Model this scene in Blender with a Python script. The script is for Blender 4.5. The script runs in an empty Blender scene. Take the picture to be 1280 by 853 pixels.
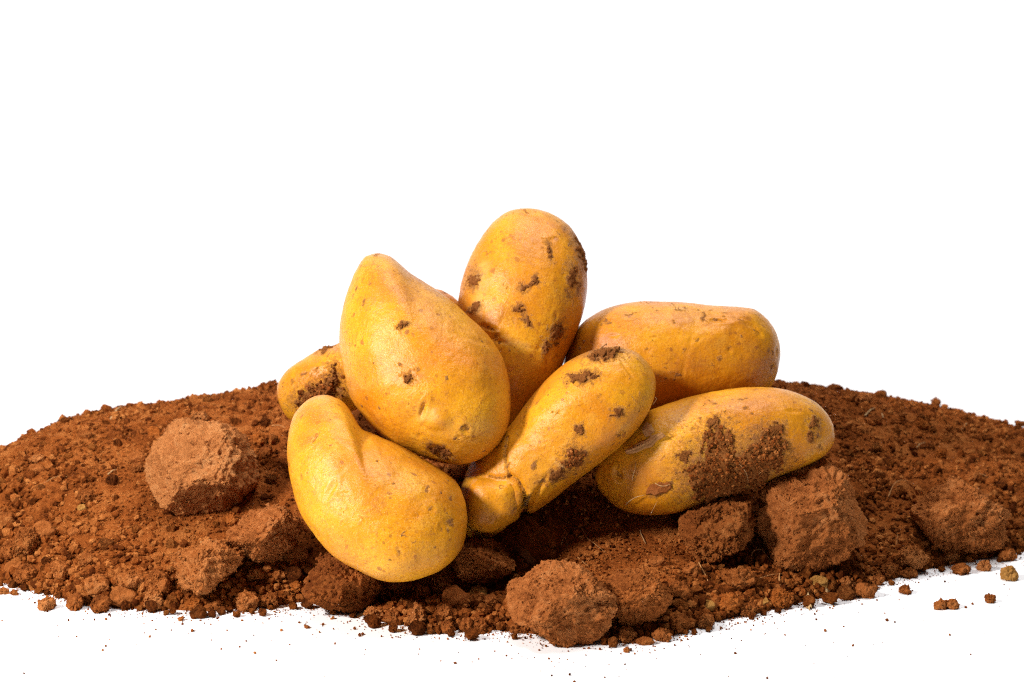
import bpy, math, random
import numpy as np
from mathutils import Vector

rnd = random.Random(7)
rs = np.random.RandomState(11)

# ------------------------------------------------------------------ camera
scene = bpy.context.scene
PITCH = math.radians(12.0)
DIST = 1.2
S = 0.0004                       # metres per photo pixel at the subject
TGT = np.array([0.0, 0.0, 0.1276])
FWD = np.array([0, math.cos(PITCH), -math.sin(PITCH)])
UP = np.array([0, math.sin(PITCH), math.cos(PITCH)])
RT = np.array([1.0, 0, 0])
CAM = TGT - FWD * DIST
cam_d = bpy.data.cameras.new('camera')
cam = bpy.data.objects.new('camera', cam_d)
scene.collection.objects.link(cam)
cam.location = CAM
cam.rotation_euler = (math.radians(90) - PITCH, 0, 0)
cam_d.sensor_width = 36
cam_d.lens = 36 * DIST / (1280 * S)
cam_d.clip_start = 0.05
cam_d.clip_end = 30
cam_d.dof.use_dof = True
cam_d.dof.focus_distance = 1.17
cam_d.dof.aperture_fstop = 13
scene.camera = cam

# ------------------------------------------------------------------ light
world = bpy.data.worlds.new('World')
scene.world = world
world.use_nodes = True
bg = world.node_tree.nodes['Background']
bg.inputs[0].default_value = (0.98, 0.98, 1.0, 1)
bg.inputs[1].default_value = 0.07

def area(name, loc, target, size, power, col, sy=None):
    l = bpy.data.lights.new(name, 'AREA')
    l.energy = power
    l.color = col
    l.shape = 'RECTANGLE'
    l.size = size
    l.size_y = sy or size
    o = bpy.data.objects.new(name, l)
    scene.collection.objects.link(o)
    o.location = loc
    d = Vector(target) - Vector(loc)
    o.rotation_euler = d.to_track_quat('-Z', 'Y').to_euler()
    return o
area('key_softbox', (-0.76, -0.52, 0.66), (0, 0.02, 0.05), 0.15, 20.0, (1.0, 0.97, 0.93))
area('overhead_softbox', (0.15, 0.05, 1.35), (0.05, -0.02, 0.0), 0.5, 11.0, (1, 0.99, 0.98), 0.4)
area('backdrop_lamp', (0.0, 0.9, 2.2), (0, 2.3, 0.6), 2.0, 43.0, (1, 1, 1), 0.6)

scene.view_settings.view_transform = 'Standard'
scene.view_settings.look = 'None'
scene.view_settings.gamma = 1
scene.view_settings.exposure = 0.0
scene.render.engine = 'CYCLES'
scene.cycles.use_denoising = False
scene.cycles.filter_width = 1.2
scene.cycles.max_bounces = 6
scene.cycles.diffuse_bounces = 3

# ------------------------------------------------------------------ helpers
def tag(o, label=None, cat=None, group=None, kind=None):
    if label: o['label'] = label
    if cat: o['category'] = cat
    if group: o['group'] = group
    if kind: o['kind'] = kind
    return o

def ray(px, py):
    px = np.asarray(px, float); py = np.asarray(py, float)
    return (FWD + ((px - 640) * S / DIST)[..., None] * RT - ((py - 426.5) * S / DIST)[..., None] * UP)

def at(px, py, Y):
    """the point on the world plane y = Y seen there"""
    r = ray(px, py)
    t = (Y - CAM[1]) / r[..., 1]
    return CAM + r * t[..., None]

def hashv(ix, iy, iz, seed):
    h = (ix.astype(np.int64) * 374761393 + iy.astype(np.int64) * 668265263 + iz.astype(np.int64) * 2147483647 + seed * 1274126177) & 0xFFFFFFFF
    h = ((h ^ (h >> 13)) * 1274126177) & 0xFFFFFFFF
    h = h ^ (h >> 16)
    h = (h * 2246822519) & 0xFFFFFFFF
    h = h ^ (h >> 15)
    return (h & 0xFFFFFF) / float(0xFFFFFF)

def vnoise(p, seed=0):
    """smooth value noise, -1..1"""
    f = np.floor(p); w = p - f
    w = w * w * w * (w * (w * 6 - 15) + 10)
    i = f.astype(np.int64)
    out = 0
    for dx in (0, 1):
        wx = w[:, 0] if dx else 1 - w[:, 0]
        for dy in (0, 1):
            wy = w[:, 1] if dy else 1 - w[:, 1]
            for dz in (0, 1):
                wz = w[:, 2] if dz else 1 - w[:, 2]
                out = out + hashv(i[:, 0] + dx, i[:, 1] + dy, i[:, 2] + dz, seed) * wx * wy * wz
    return out * 2 - 1

ROT = np.array([[0.36, 0.48, -0.8], [-0.8, 0.6, 0.0], [0.48, 0.64, 0.6]])
def fbm(p, scale, octs=4, seed=0, gain=0.5, ridged=False):
    a = 1.0; s = 0; q = p * scale; tot = 0
    for k in range(octs):
        n = vnoise(q, seed + k * 17)
        if ridged: n = 1 - 2 * np.abs(n)
        s = s + a * n; tot += a
        a *= gain; q = (q @ ROT.T) * 2.03 + 7.3
    return s / tot

def mesh_obj(name, verts, faces, mat, parent=None, smooth=True, origin=None, attrs=None):
    verts = np.asarray(verts, np.float32)
    if origin is None: origin = np.zeros(3)
    v = verts - np.asarray(origin, np.float32)
    me = bpy.data.meshes.new(name)
    faces = np.asarray(faces, np.int32)
    n = faces.shape[1]
    me.vertices.add(len(v)); me.vertices.foreach_set('co', v.ravel())
    me.loops.add(faces.size); me.loops.foreach_set('vertex_index', faces.ravel())
    me.polygons.add(len(faces))
    me.polygons.foreach_set('loop_start', np.arange(0, faces.size, n, dtype=np.int32))
    me.polygons.foreach_set('loop_total', np.full(len(faces), n, np.int32))
    me.polygons.foreach_set('use_smooth', np.full(len(faces), smooth, bool))
    for k, a in (attrs or {}).items():
        at_ = me.attributes.new(k, 'FLOAT', 'POINT'); at_.data.foreach_set('value', np.asarray(a, np.float32))
    me.update(calc_edges=True)
    me.validate()
    if mat: me.materials.append(mat)
    o = bpy.data.objects.new(name, me)
    scene.collection.objects.link(o)
    o.location = origin
    if parent:
        o.parent = parent
        o.location = Vector(origin) - parent.location
    return o

_cs = {}
def cubesphere(n):
    if n in _cs: return _cs[n]
    g = np.tan(np.linspace(-1, 1, n + 1) * math.pi / 4)
    a, b = np.meshgrid(g, g, indexing='ij')
    o = np.ones_like(a)
    P = []; F = []; base = 0
    idx = np.arange((n + 1) ** 2).reshape(n + 1, n + 1)
    q = np.stack([idx[:-1, :-1], idx[1:, :-1], idx[1:, 1:], idx[:-1, 1:]], -1).reshape(-1, 4)
    for st in ((o, a, b), (-o, b, a), (b, o, a), (a, -o, b), (a, b, o), (b, a, -o)):
        P.append(np.stack(st, -1).reshape(-1, 3)); F.append(q + base); base += (n + 1) ** 2
    P = np.concatenate(P); F = np.concatenate(F)
    key = np.round(P, 5)
    _, first, inv = np.unique(key, axis=0, return_index=True, return_inverse=True)
    inv = inv.ravel()
    P = P[first]; F = inv[F]
    P = P / np.linalg.norm(P, axis=1)[:, None]
    _cs[n] = (P, F)
    return _cs[n]

def closed_curve(pts, n=24):
    pts = np.array(pts, float); m = len(pts); out = []
    for i in range(m):
        p0, p1, p2, p3 = pts[i - 1], pts[i], pts[(i + 1) % m], pts[(i + 2) % m]
        t = np.linspace(0, 1, n, endpoint=False)[:, None]
        out.append(0.5 * (2 * p1 + (p2 - p0) * t + (2 * p0 - 5 * p1 + 4 * p2 - p3) * t ** 2 + (3 * p1 - p0 - 3 * p2 + p3) * t ** 3))
    return np.concatenate(out)

class Lump:
    """A closed rounded solid with a measured side profile, its own centre, depth and lean.
    (u, v) are metres right and up from the centre, w metres towards the front."""
    def __init__(s, pts, centre, Y, depth, p=2.2, tilt=(0, 0), smooth=3.0):
        c = closed_curve(pts) - np.array(centre)
        th = np.arctan2(-c[:, 1], c[:, 0]); r = np.hypot(c[:, 0], c[:, 1])
        o = np.argsort(th); th = th[o]; r = r[o]
        g = np.linspace(-math.pi, math.pi, 721)[:-1]
        R = np.interp(g, th, r, period=2 * math.pi)
        k = np.exp(-0.5 * (np.arange(-12, 13) / smooth) ** 2); k /= k.sum()
        R = np.convolve(np.concatenate([R[-12:], R, R[:12]]), k, 'valid')
        s.cpx = centre
        s.C = at(centre[0], centre[1], Y)
        s.pix = S * np.dot(s.C - CAM, FWD) / DIST
        s.g = g; s.R = R * s.pix; s.D = depth; s.p = p; s.tilt = tilt; s.mean = s.R.mean()
        s.disp = None
    def rad(s, th): return np.interp(th, s.g, s.R, period=2 * math.pi)
    def local(s, d):
        th = np.arctan2(d[:, 1], d[:, 0]); rho = np.hypot(d[:, 0], d[:, 1])
        q = 2.0 / s.p
        r = s.rad(th) ; c = np.abs(d[:, 2])
        pr = rho ** q; pc = np.sign(d[:, 2]) * c ** q
        pos = np.stack([r * pr * np.cos(th), r * pr * np.sin(th), s.D * pc], 1)
        nrm = np.stack([np.cos(th) * rho ** (2 - q) / r, np.sin(th) * rho ** (2 - q) / r, np.sign(d[:, 2]) * c ** (2 - q) / s.D], 1)
        nrm /= np.linalg.norm(nrm, axis=1)[:, None] + 1e-12
        if s.disp is not None: pos = s.disp(pos, nrm, d)
        return pos, nrm
    def from_uv(s, u, v):
        th = np.arctan2(v, u); rho = np.clip(np.hypot(u, v) / s.rad(th), 0, 0.999)
        a = rho ** (s.p / 2); c = np.sqrt(1 - a * a)
        return np.stack([a * np.cos(th), a * np.sin(th), c], 1)
    def world(s, pos):
        w = pos[:, 2] + s.tilt[0] * pos[:, 0] + s.tilt[1] * pos[:, 1]
        return s.C + pos[:, 0:1] * RT + pos[:, 1:2] * UP - w[:, None] * FWD
    def px(s, pos):           # local u, v back to photo units, used to place marks
        return s.cpx[0] + pos[:, 0] / s.pix, s.cpx[1] - pos[:, 1] / s.pix

# ------------------------------------------------------------------ node materials
def new_mat(name):
    m = bpy.data.materials.new(name); m.use_nodes = True
    nt = m.node_tree
    return m, nt, nt.nodes, nt.links, nt.nodes['Principled BSDF']

def N(nt, typ, **kw):
    n = nt.nodes.new(typ)
    for k, v in kw.items():
        if k in n.inputs.keys(): n.inputs[k].default_value = v
        else: setattr(n, k, v)
    return n

def ramp(nt, fac, stops):
    r = nt.nodes.new('ShaderNodeValToRGB')
    el = r.color_ramp.elements
    while len(el) < len(stops): el.new(0.5)
    for e, (p, c) in zip(el, stops):
        e.position = p
        e.color = (c if hasattr(c, '__len__') else (c, c, c)) + ((1,) if hasattr(c, '__len__') else ()) if hasattr(c, '__len__') else (c, c, c, 1)
    nt.links.new(fac, r.inputs[0])
    return r.outputs[0]

def mix(nt, fac, a, b, mode='MIX'):
    m = nt.nodes.new('ShaderNodeMix'); m.data_type = 'RGBA'; m.blend_type = mode
    for sock, val in ((m.inputs[0], fac), (m.inputs[6], a), (m.inputs[7], b)):
        if hasattr(val, 'is_output'): nt.links.new(val, sock)
        elif hasattr(val, '__len__'): sock.default_value = tuple(val) + (1,)
        else: sock.default_value = val
    return m.outputs[2]

def mth(nt, op, a, b=0.0, clamp=False):
    m = nt.nodes.new('ShaderNodeMath'); m.operation = op; m.use_clamp = clamp
    for sock, val in ((m.inputs[0], a), (m.inputs[1], b)):
        if hasattr(val, 'is_output'): nt.links.new(val, sock)
        else: sock.default_value = val
    return m.outputs[0]

def noise(nt, co, scale, detail=4, rough=0.55, dist=0.0):
    n = nt.nodes.new('ShaderNodeTexNoise')
    n.inputs['Scale'].default_value = scale; n.inputs['Detail'].default_value = detail
    n.inputs['Roughness'].default_value = rough; n.inputs['Distortion'].default_value = dist
    nt.links.new(co, n.inputs['Vector'])
    return n.outputs['Fac']

def attr(nt, name):
    a = nt.nodes.new('ShaderNodeAttribute'); a.attribute_name = name
    return a.outputs['Fac']

def soil_material(name, dark, mid, light, bump=0.0006, fine=1.0, tint=False, objrand=0.0, dust=0.25):
    m, nt, nodes, L, B = new_mat(name)
    co = nodes.new('ShaderNodeTexCoord').outputs['Object']
    n1 = noise(nt, co, 45 * fine, 5, 0.65)
    n2 = noise(nt, co, 380 * fine, 4, 0.7)
    f = mth(nt, 'ADD', mth(nt, 'MULTIPLY', n1, 0.55), mth(nt, 'MULTIPLY', n2, 0.45))
    if tint:
        f = mth(nt, 'ADD', f, mth(nt, 'MULTIPLY', attr(nt, 'tint'), 0.22))
    if objrand:
        oi = nodes.new('ShaderNodeObjectInfo').outputs['Random']
        f = mth(nt, 'ADD', f, mth(nt, 'MULTIPLY', mth(nt, 'SUBTRACT', oi, 0.5), objrand))
    c = ramp(nt, f, [(0.30, dark), (0.50, mid), (0.74, light)])
    # pale mineral grains and dark humus specks
    n3 = noise(nt, co, 900 * fine, 2, 0.5)
    c = mix(nt, ramp(nt, n3, [(0.68, 0.0), (0.76, dust)]), c, (0.66, 0.32, 0.11))
    c = mix(nt, ramp(nt, n3, [(0.24, 0.7), (0.33, 0.0)]), c, (0.05, 0.018, 0.008))
    L.new(c, B.inputs['Base Color'])
    B.inputs['Roughness'].default_value = 0.95
    B.inputs['Specular IOR Level'].default_value = 0.03
    h = mth(nt, 'ADD', mth(nt, 'MULTIPLY', noise(nt, co, 520 * fine, 6, 0.8), 1.0), mth(nt, 'MULTIPLY', n1, 0.5))
    h = mth(nt, 'ADD', h, mth(nt, 'MULTIPLY', noise(nt, co, 1500 * fine, 3, 0.7), 0.35))
    b = N(nt, 'ShaderNodeBump', Strength=1.0, Distance=bump)
    L.new(h, b.inputs['Height']); L.new(b.outputs[0], B.inputs['Normal'])
    return m

M_SOIL = soil_material('loose_red_soil', (0.13, 0.029, 0.006), (0.41, 0.106, 0.020), (0.74, 0.260, 0.066), 0.0040, 1.0, tint=True)
M_CLOD = soil_material('clod_earth', (0.21, 0.051, 0.012), (0.54, 0.160, 0.036), (0.84, 0.33, 0.105), 0.0042, 1.0, objrand=0.22, dust=0.35)
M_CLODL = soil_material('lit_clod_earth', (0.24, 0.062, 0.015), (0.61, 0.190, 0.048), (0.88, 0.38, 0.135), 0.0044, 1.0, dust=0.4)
M_CLODP = soil_material('dusty_pale_clod_earth', (0.32, 0.100, 0.027), (0.66, 0.240, 0.072), (0.86, 0.43, 0.17), 0.0036, 1.0, dust=0.45)
M_CLODD = soil_material('dark_clod_earth', (0.18, 0.045, 0.011), (0.46, 0.132, 0.030), (0.72, 0.28, 0.080), 0.0046, 1.0, dust=0.25)
M_CLODO = soil_material('orange_clod_earth', (0.27, 0.064, 0.013), (0.57, 0.155, 0.028), (0.72, 0.26, 0.068), 0.0040, 1.0, dust=0.3)
M_FLAKE = soil_material('smooth_clay_face', (0.24, 0.066, 0.015), (0.39, 0.118, 0.028), (0.54, 0.19, 0.055), 0.0022, 0.8, dust=0.12)
M_OCHRE = soil_material('ochre_stone', (0.24, 0.095, 0.020), (0.40, 0.185, 0.045), (0.55, 0.29, 0.085), 0.0014, 0.8, dust=0.1)
M_CRUST = soil_material('soil_crust_on_skin', (0.16, 0.048, 0.012), (0.32, 0.108, 0.026), (0.50, 0.20, 0.062), 0.0025, 1.6, dust=0.2)

def straw_material(name, a, b):
    m, nt, nodes, L, B = new_mat(name)
    co = nodes.new('ShaderNodeTexCoord').outputs['Object']
    L.new(mix(nt, noise(nt, co, 300, 4), a, b), B.inputs['Base Color'])
    B.inputs['Roughness'].default_value = 0.8
    B.inputs['Specular IOR Level'].default_value = 0.12
    bp = N(nt, 'ShaderNodeBump', Strength=0.6, Distance=0.0002)
    L.new(noise(nt, co, 900, 3), bp.inputs['Height']); L.new(bp.outputs[0], B.inputs['Normal'])
    return m
M_STRAW = straw_material('pale_straw', (0.36, 0.20, 0.08), (0.56, 0.37, 0.18))
M_ROOT = straw_material('brown_root', (0.30, 0.12, 0.04), (0.52, 0.27, 0.10))
M_DARKTWIG = straw_material('dark_twig', (0.12, 0.045, 0.018), (0.26, 0.11, 0.04))
M_WHITE = straw_material('white_grain', (0.75, 0.72, 0.68), (0.85, 0.82, 0.8))

def potato_material(name, warm=0.0, dusty=0.3, seed=0.0, mott=0.5):
    m, nt, nodes, L, B = new_mat(name)
    tc = nodes.new('ShaderNodeTexCoord').outputs['Object']
    mp = nodes.new('ShaderNodeMapping'); mp.inputs['Location'].default_value = (seed, seed * 1.7, -seed)
    L.new(tc, mp.inputs[0]); co = mp.outputs[0]
    big = noise(nt, co, 26, 4, 0.55, 0.4)
    med = noise(nt, co, 90, 5, 0.65, 0.3)
    fin = noise(nt, co, 520, 5, 0.7)
    vfin = noise(nt, co, 1500, 3, 0.6)
    c = ramp(nt, big, [(0.34, (0.65, 0.292, 0.010)), (0.50, (0.62, 0.240, 0.006)), (0.66, (0.54, 0.175, 0.004))])
    # pale thin-skinned areas
    c = mix(nt, ramp(nt, med, [(0.54, 0.0), (0.72, 0.30)]), c, (0.72, 0.44, 0.08))
    # russet stained areas
    rus = mth(nt, 'ADD', attr(nt, 'russet'), mth(nt, 'MULTIPLY', mth(nt, 'SUBTRACT', med, 0.5), 2.4))
    rus = ramp(nt, rus, [(0.30, 0.0), (0.95, 0.85)])
    rus = mth(nt, 'MULTIPLY', rus, ramp(nt, fin, [(0.35, 0.25), (0.6, 1.0)]))
    c = mix(nt, rus, c, (0.38, 0.115, 0.006))
    # fine lenticel speckle, light and dark
    c = mix(nt, ramp(nt, fin, [(0.53, 0.0), (0.64, 0.45 + dusty * 0.25)]), c, (0.46, 0.16, 0.018))
    c = mix(nt, ramp(nt, vfin, [(0.56, 0.0), (0.66, 0.15 + dusty * 0.35)]), c, (0.80, 0.47, 0.12))
    vo = nodes.new('ShaderNodeTexVoronoi'); vo.inputs['Scale'].default_value = 190; vo.inputs['Randomness'].default_value = 1.0
    dco = mix(nt, 0.012, co, nodes.new('ShaderNodeTexNoise').outputs['Color'], 'ADD')
    L.new(dco, vo.inputs['Vector'])
    size = mth(nt, 'MULTIPLY', ramp(nt, vo.outputs['Color'], [(0.30, 0.0), (0.95, 1.0)]), 0.30)
    lent = mth(nt, 'LESS_THAN', vo.outputs['Distance'], size)
    lent = mth(nt, 'MULTIPLY', lent, ramp(nt, med, [(0.35, 0.15), (0.6, 0.85)]))
    c = mix(nt, lent, c, (0.30, 0.095, 0.018))
    spk = noise(nt, co, 1150, 3, 0.6)
    c = mix(nt, mth(nt, 'MULTIPLY', ramp(nt, spk, [(0.58 - 0.05 * mott, 0.0), (0.64 - 0.03 * mott, 0.8)]), ramp(nt, med, [(0.38, 0.25), (0.56, 1.0)])), c, (0.40, 0.13, 0.012))
    # thin film of dry soil dust
    film = mth(nt, 'MULTIPLY', ramp(nt, noise(nt, co, 48, 6, 0.7, 0.6), [(0.52 - 0.07 * mott, 0.0), (0.68, 0.40 + 0.45 * mott)]), ramp(nt, vfin, [(0.38, 0.10), (0.58, 1.0)]))
    c = mix(nt, film, c, (0.42, 0.150, 0.012))
    # dried soil film and dark crease lines
    d = mth(nt, 'ADD', attr(nt, 'dirt_crease'), mth(nt, 'MULTIPLY', mth(nt, 'SUBTRACT', noise(nt, co, 650, 6, 0.75), 0.5), 2.1))
    dirt_crease = ramp(nt, d, [(0.24, 0.0), (0.50, 0.30), (0.85, 0.90)])
    dcol = ramp(nt, fin, [(0.35, (0.14, 0.045, 0.014)), (0.7, (0.34, 0.14, 0.05))])
    c = mix(nt, dirt_crease, c, dcol)
    # pale scratches, plus one highlight streak painted into the skin colour
    c = mix(nt, mth(nt, 'MULTIPLY', attr(nt, 'pale'), ramp(nt, fin, [(0.3, 0.4), (0.6, 1.0)])), c, (0.90, 0.66, 0.30))
    L.new(c, B.inputs['Base Color'])
    r = mix(nt, dirt_crease, ramp(nt, fin, [(0.3, 0.25), (0.7, 0.40)]), (0.92, 0.92, 0.92))
    L.new(r, B.inputs['Roughness'])
    B.inputs['Specular IOR Level'].default_value = 0.25
    B.inputs['Subsurface Weight'].default_value = 0.0
    B.inputs['Subsurface Radius'].default_value = (0.004, 0.0018, 0.0005)
    B.inputs['Subsurface Scale'].default_value = 0.5
    h = mth(nt, 'ADD', mth(nt, 'MULTIPLY', fin, 0.5), mth(nt, 'MULTIPLY', dirt_crease, 0.9))
    h = mth(nt, 'ADD', h, mth(nt, 'MULTIPLY', med, 1.0))
    h = mth(nt, 'SUBTRACT', h, mth(nt, 'MULTIPLY', lent, 0.4))
    b = N(nt, 'ShaderNodeBump', Strength=0.9, Distance=0.0007)
    L.new(h, b.inputs['Height']); L.new(b.outputs[0], B.inputs['Normal'])
    return m

# ------------------------------------------------------------------ the white sweep
m, nt, nodes, L, B = new_mat('white_paper')
co = nodes.new('ShaderNodeTexCoord').outputs['Object']
L.new(mix(nt, noise(nt, co, 6, 3), (0.86, 0.85, 0.87), (0.90, 0.895, 0.90)), B.inputs['Base Color'])
B.inputs['Roughness'].default_value = 0.8
B.inputs['Specular IOR Level'].default_value = 0.2
M_PAPER = m
pts = [(-2.5, 0.0)] + [(1.2, 0.0)]
for k in range(1, 25):
    a = k / 24 * math.pi / 2
    pts.append((1.2 + 0.9 * math.sin(a), 0.9 * (1 - math.cos(a))))
pts.append((2.1, 3.2))
pv = []; pf = []
for i, (y, z) in enumerate(pts):
    pv += [(-3, y, z), (3, y, z)]
    if i: pf.append((2 * i - 2, 2 * i - 1, 2 * i + 1, 2 * i))
sweep = mesh_obj('paper_backdrop', pv, pf, M_PAPER)
tag(sweep, kind='structure')

# ------------------------------------------------------------------ the heap of soil
FRONT = [(-260, 722), (-120, 725), (0, 728), (60, 742), (110, 757), (180, 762), (260, 764), (350, 760), (380, 756), (430, 764), (480, 778), (540, 788),
         (620, 788), (700, 796), (790, 800), (850, 792), (890, 778), (960, 764), (1010, 752), (1060, 742), (1110, 726), (1160, 712), (1220, 700),
         (1280, 690), (1400, 676), (1520, 668)]
fe = np.array([at(px, py, 0) for px, py in FRONT])
gr = ray([p[0] for p in FRONT], [p[1] for p in FRONT]); tt = -CAM[2] / gr[:, 2]
FE = CAM + gr * tt[:, None]                        # where the heap's toe meets the paper
SIL = [(-200, 640), (-100, 600), (0, 557), (30, 542), (50, 531), (80, 518), (120, 508), (180, 501), (250, 494), (300, 485), (345, 479), (420, 470), (640, 462),
       (900, 466), (975, 474), (1030, 480), (1060, 484), (1100, 490), (1150, 500), (1200, 510), (1240, 521), (1280, 534), (1400, 575), (1520, 625)]
YC = lambda px: np.interp(px, [-250, 0, 200, 640, 1000, 1280, 1500], [0.08, 0.10, 0.14, 0.17, 0.18, 0.20, 0.20])
WB = 0.15
sx = []; sz = []
for px, py in SIL:
    yc = float(YC(px)); P = at(px, py, yc + 0.02)
    zt = P[2] - 0.0022
    zc = zt
    for _ in range(8):
        k = 0.2126 * WB * min(max(zc / 0.05, 0.5), 1); zc = max(zt + 0.2126 * 0.02 - (k * k) / (4 * max(zc, 0.012)), 0.004)
    sx.append(P[0]); sz.append(zc)
sx = np.array(sx); sz = np.array(sz)
pxs = np.array([p[0] for p in SIL], float)
ycs = YC(pxs)
DENTS = []      # (x, y, radius x, radius y, depth)
def H(x, y, rough=True):
    yf = np.interp(x, FE[:, 0], FE[:, 1]); yc = np.interp(x, sx, ycs); zc = np.interp(x, sx, sz)
    t = (y - yf) / (yc - yf)
    tf = np.clip(t, 0, 1)
    zf = zc * (1 - (1 - tf) ** 1.5)
    zf = zf + 0.0045 * (1 - np.exp(-np.clip(y - yf, 0, 1) / 0.004)) * (1 - tf)
    u = (y - yc) / (WB * np.clip(zc / 0.05, 0.5, 1))
    zb = zc * (1 - u * u)
    z = np.where(t < 0, (y - yf) * 0.8, np.where(t < 1, zf, zb))
    edge = np.clip(np.minimum((x + 0.43) / 0.12, (0.46 - x) / 0.12), 0, 1)
    z = z * edge - (1 - edge) * 0.004
    for dx, dy, rx, ry, dp in DENTS:
        z = z - dp * np.exp(-((x - dx) / rx) ** 2 - ((y - dy) / ry) ** 2)
    if rough:
        p = np.stack([x, y, np.zeros_like(x)], 1)
        amp = np.clip(z / 0.008, 0, 1)
        z = z + amp * (0.0020 * fbm(p, 38, 3, 5))
    return np.maximum(z, -0.004)

def hit(px, py):
    """the point of the heap or the paper seen at (px, py)"""
    r = ray(px, py); t = np.linspace(0.85, 1.75, 1400)
    P = CAM + r * t[:, None]
    g = np.maximum(H(P[:, 0], P[:, 1]), 0)
    k = np.argmax(P[:, 2] < g)
    if (k == 0 or P[k][1] > 0.27) and py < 620: return hit(px, py + 1.5)      # just over the skyline
    if k == 0: k = len(t) - 1
    return P[k]

def dent(px, py, Y, rx, ry, dp):
    P = at(px, py, Y); DENTS.append((P[0], Y, rx, ry, dp))
dent(480, 700, -0.033, 0.055, 0.019, 0.011)
dent(620, 660, -0.03, 0.045, 0.02, 0.005)
dent(840, 640, 0.0, 0.07, 0.035, 0.006)
dent(720, 680, -0.02, 0.06, 0.03, 0.004)

gx = np.arange(-0.40, 0.43, 0.0016); gy = np.arange(-0.16, 0.37, 0.0016)
X, Yg = np.meshgrid(gx, gy, indexing='ij')
Xf, Yf = X.ravel(), Yg.ravel()
Z = H(Xf, Yf)
P3 = np.stack([Xf, Yf, np.zeros_like(Xf)], 1)
amp = np.clip((Z + 0.001) / 0.006, 0, 1)
coarse = np.clip(0.6 + 0.9 * fbm(P3, 16, 3, 40), 0.3, 1)      # crumbly here, sifted fine there
Z = Z + amp * (0.0026 * coarse * fbm(P3, 130, 3, 21, 0.6) + 0.0016 * coarse * fbm(P3, 330, 2, 31))
idx = np.arange(len(Xf)).reshape(X.shape)
fq = np.stack([idx[:-1, :-1], idx[1:, :-1], idx[1:, 1:], idx[:-1, 1:]], -1).reshape(-1, 4)
keep = (Z[fq] > -0.0015).any(1)
fq = fq[keep]
used, inv = np.unique(fq, return_inverse=True); fq = inv.reshape(fq.shape)
V = np.stack([Xf, Yf, Z], 1)[used]
heap = mesh_obj('soil_heap', V, fq, M_SOIL, attrs={'tint': 0.5 * fbm(V, 60, 3, 77)})
tag(heap, 'wide heap of loose red-brown soil spread over white paper under the potatoes', 'soil', kind='stuff')

ICO_V = []
t_ = (1 + 5 ** .5) / 2
ICO_V = np.array([(-1, t_, 0), (1, t_, 0), (-1, -t_, 0), (1, -t_, 0), (0, -1, t_), (0, 1, t_), (0, -1, -t_), (0, 1, -t_), (t_, 0, -1), (t_, 0, 1), (-t_, 0, -1), (-t_, 0, 1)]) / math.hypot(1, t_)
ICO_F = np.array([(0, 11, 5), (0, 5, 1), (0, 1, 7), (0, 7, 10), (0, 10, 11), (1, 5, 9), (5, 11, 4), (11, 10, 2), (10, 7, 6), (7, 1, 8), (3, 9, 4), (3, 4, 2), (3, 2, 6), (3, 6, 8), (3, 8, 9), (4, 9, 5), (2, 4, 11), (6, 2, 10), (8, 6, 7), (9, 8, 1)])
OCT_V = np.array([(1, 0, 0), (-1, 0, 0), (0, 1, 0), (0, -1, 0), (0, 0, 1), (0, 0, -1)], float)
OCT_F = np.array([(0, 2, 4), (2, 1, 4), (1, 3, 4), (3, 0, 4), (2, 0, 5), (1, 2, 5), (3, 1, 5), (0, 3, 5)])
def crumb_mass(name, x, y, z, r, label, cat, smooth=False, parent=None, octa=False):
    n = len(x); BV, BF = (OCT_V, OCT_F) if octa else (ICO_V, ICO_F); nb = len(BV)
    ang = rs.uniform(0, 6.28, (n, 3)); c, s_ = np.cos(ang), np.sin(ang)
    Rz = np.zeros((n, 3, 3)); Rz[:, 0, 0] = c[:, 0]; Rz[:, 0, 1] = -s_[:, 0]; Rz[:, 1, 0] = s_[:, 0]; Rz[:, 1, 1] = c[:, 0]; Rz[:, 2, 2] = 1
    Rx = np.zeros((n, 3, 3)); Rx[:, 0, 0] = 1; Rx[:, 1, 1] = c[:, 1]; Rx[:, 1, 2] = -s_[:, 1]; Rx[:, 2, 1] = s_[:, 1]; Rx[:, 2, 2] = c[:, 1]
    R = Rz @ Rx
    v = BV[None] * rs.uniform(0.72, 1.2, (n, nb, 1)) * rs.uniform(0.7, 1.15, (n, 1, 3))
    v = np.einsum('nij,nkj->nki', R, v) * r[:, None, None] + np.stack([x, y, z], 1)[:, None]
    f = BF[None] + (np.arange(n) * nb)[:, None, None]
    tint = np.repeat(np.clip(rs.normal(0, 0.55, n), -1.0, 1.4), nb)
    o = mesh_obj(name, v.reshape(-1, 3), f.reshape(-1, 3), M_SOIL, parent, smooth=smooth, attrs={'tint': tint})
    tag(o, label, cat, kind='stuff')
    return o

# ------------------------------------------------------------------ potatoes
def seg_d(px, py, a, b):
    a = np.array(a, float); b = np.array(b, float); ab = b - a
    t = np.clip(((px - a[0]) * ab[0] + (py - a[1]) * ab[1]) / (ab @ ab + 1e-9), 0, 1)
    return np.hypot(px - a[0] - t * ab[0], py - a[1] - t * ab[1])

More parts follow.
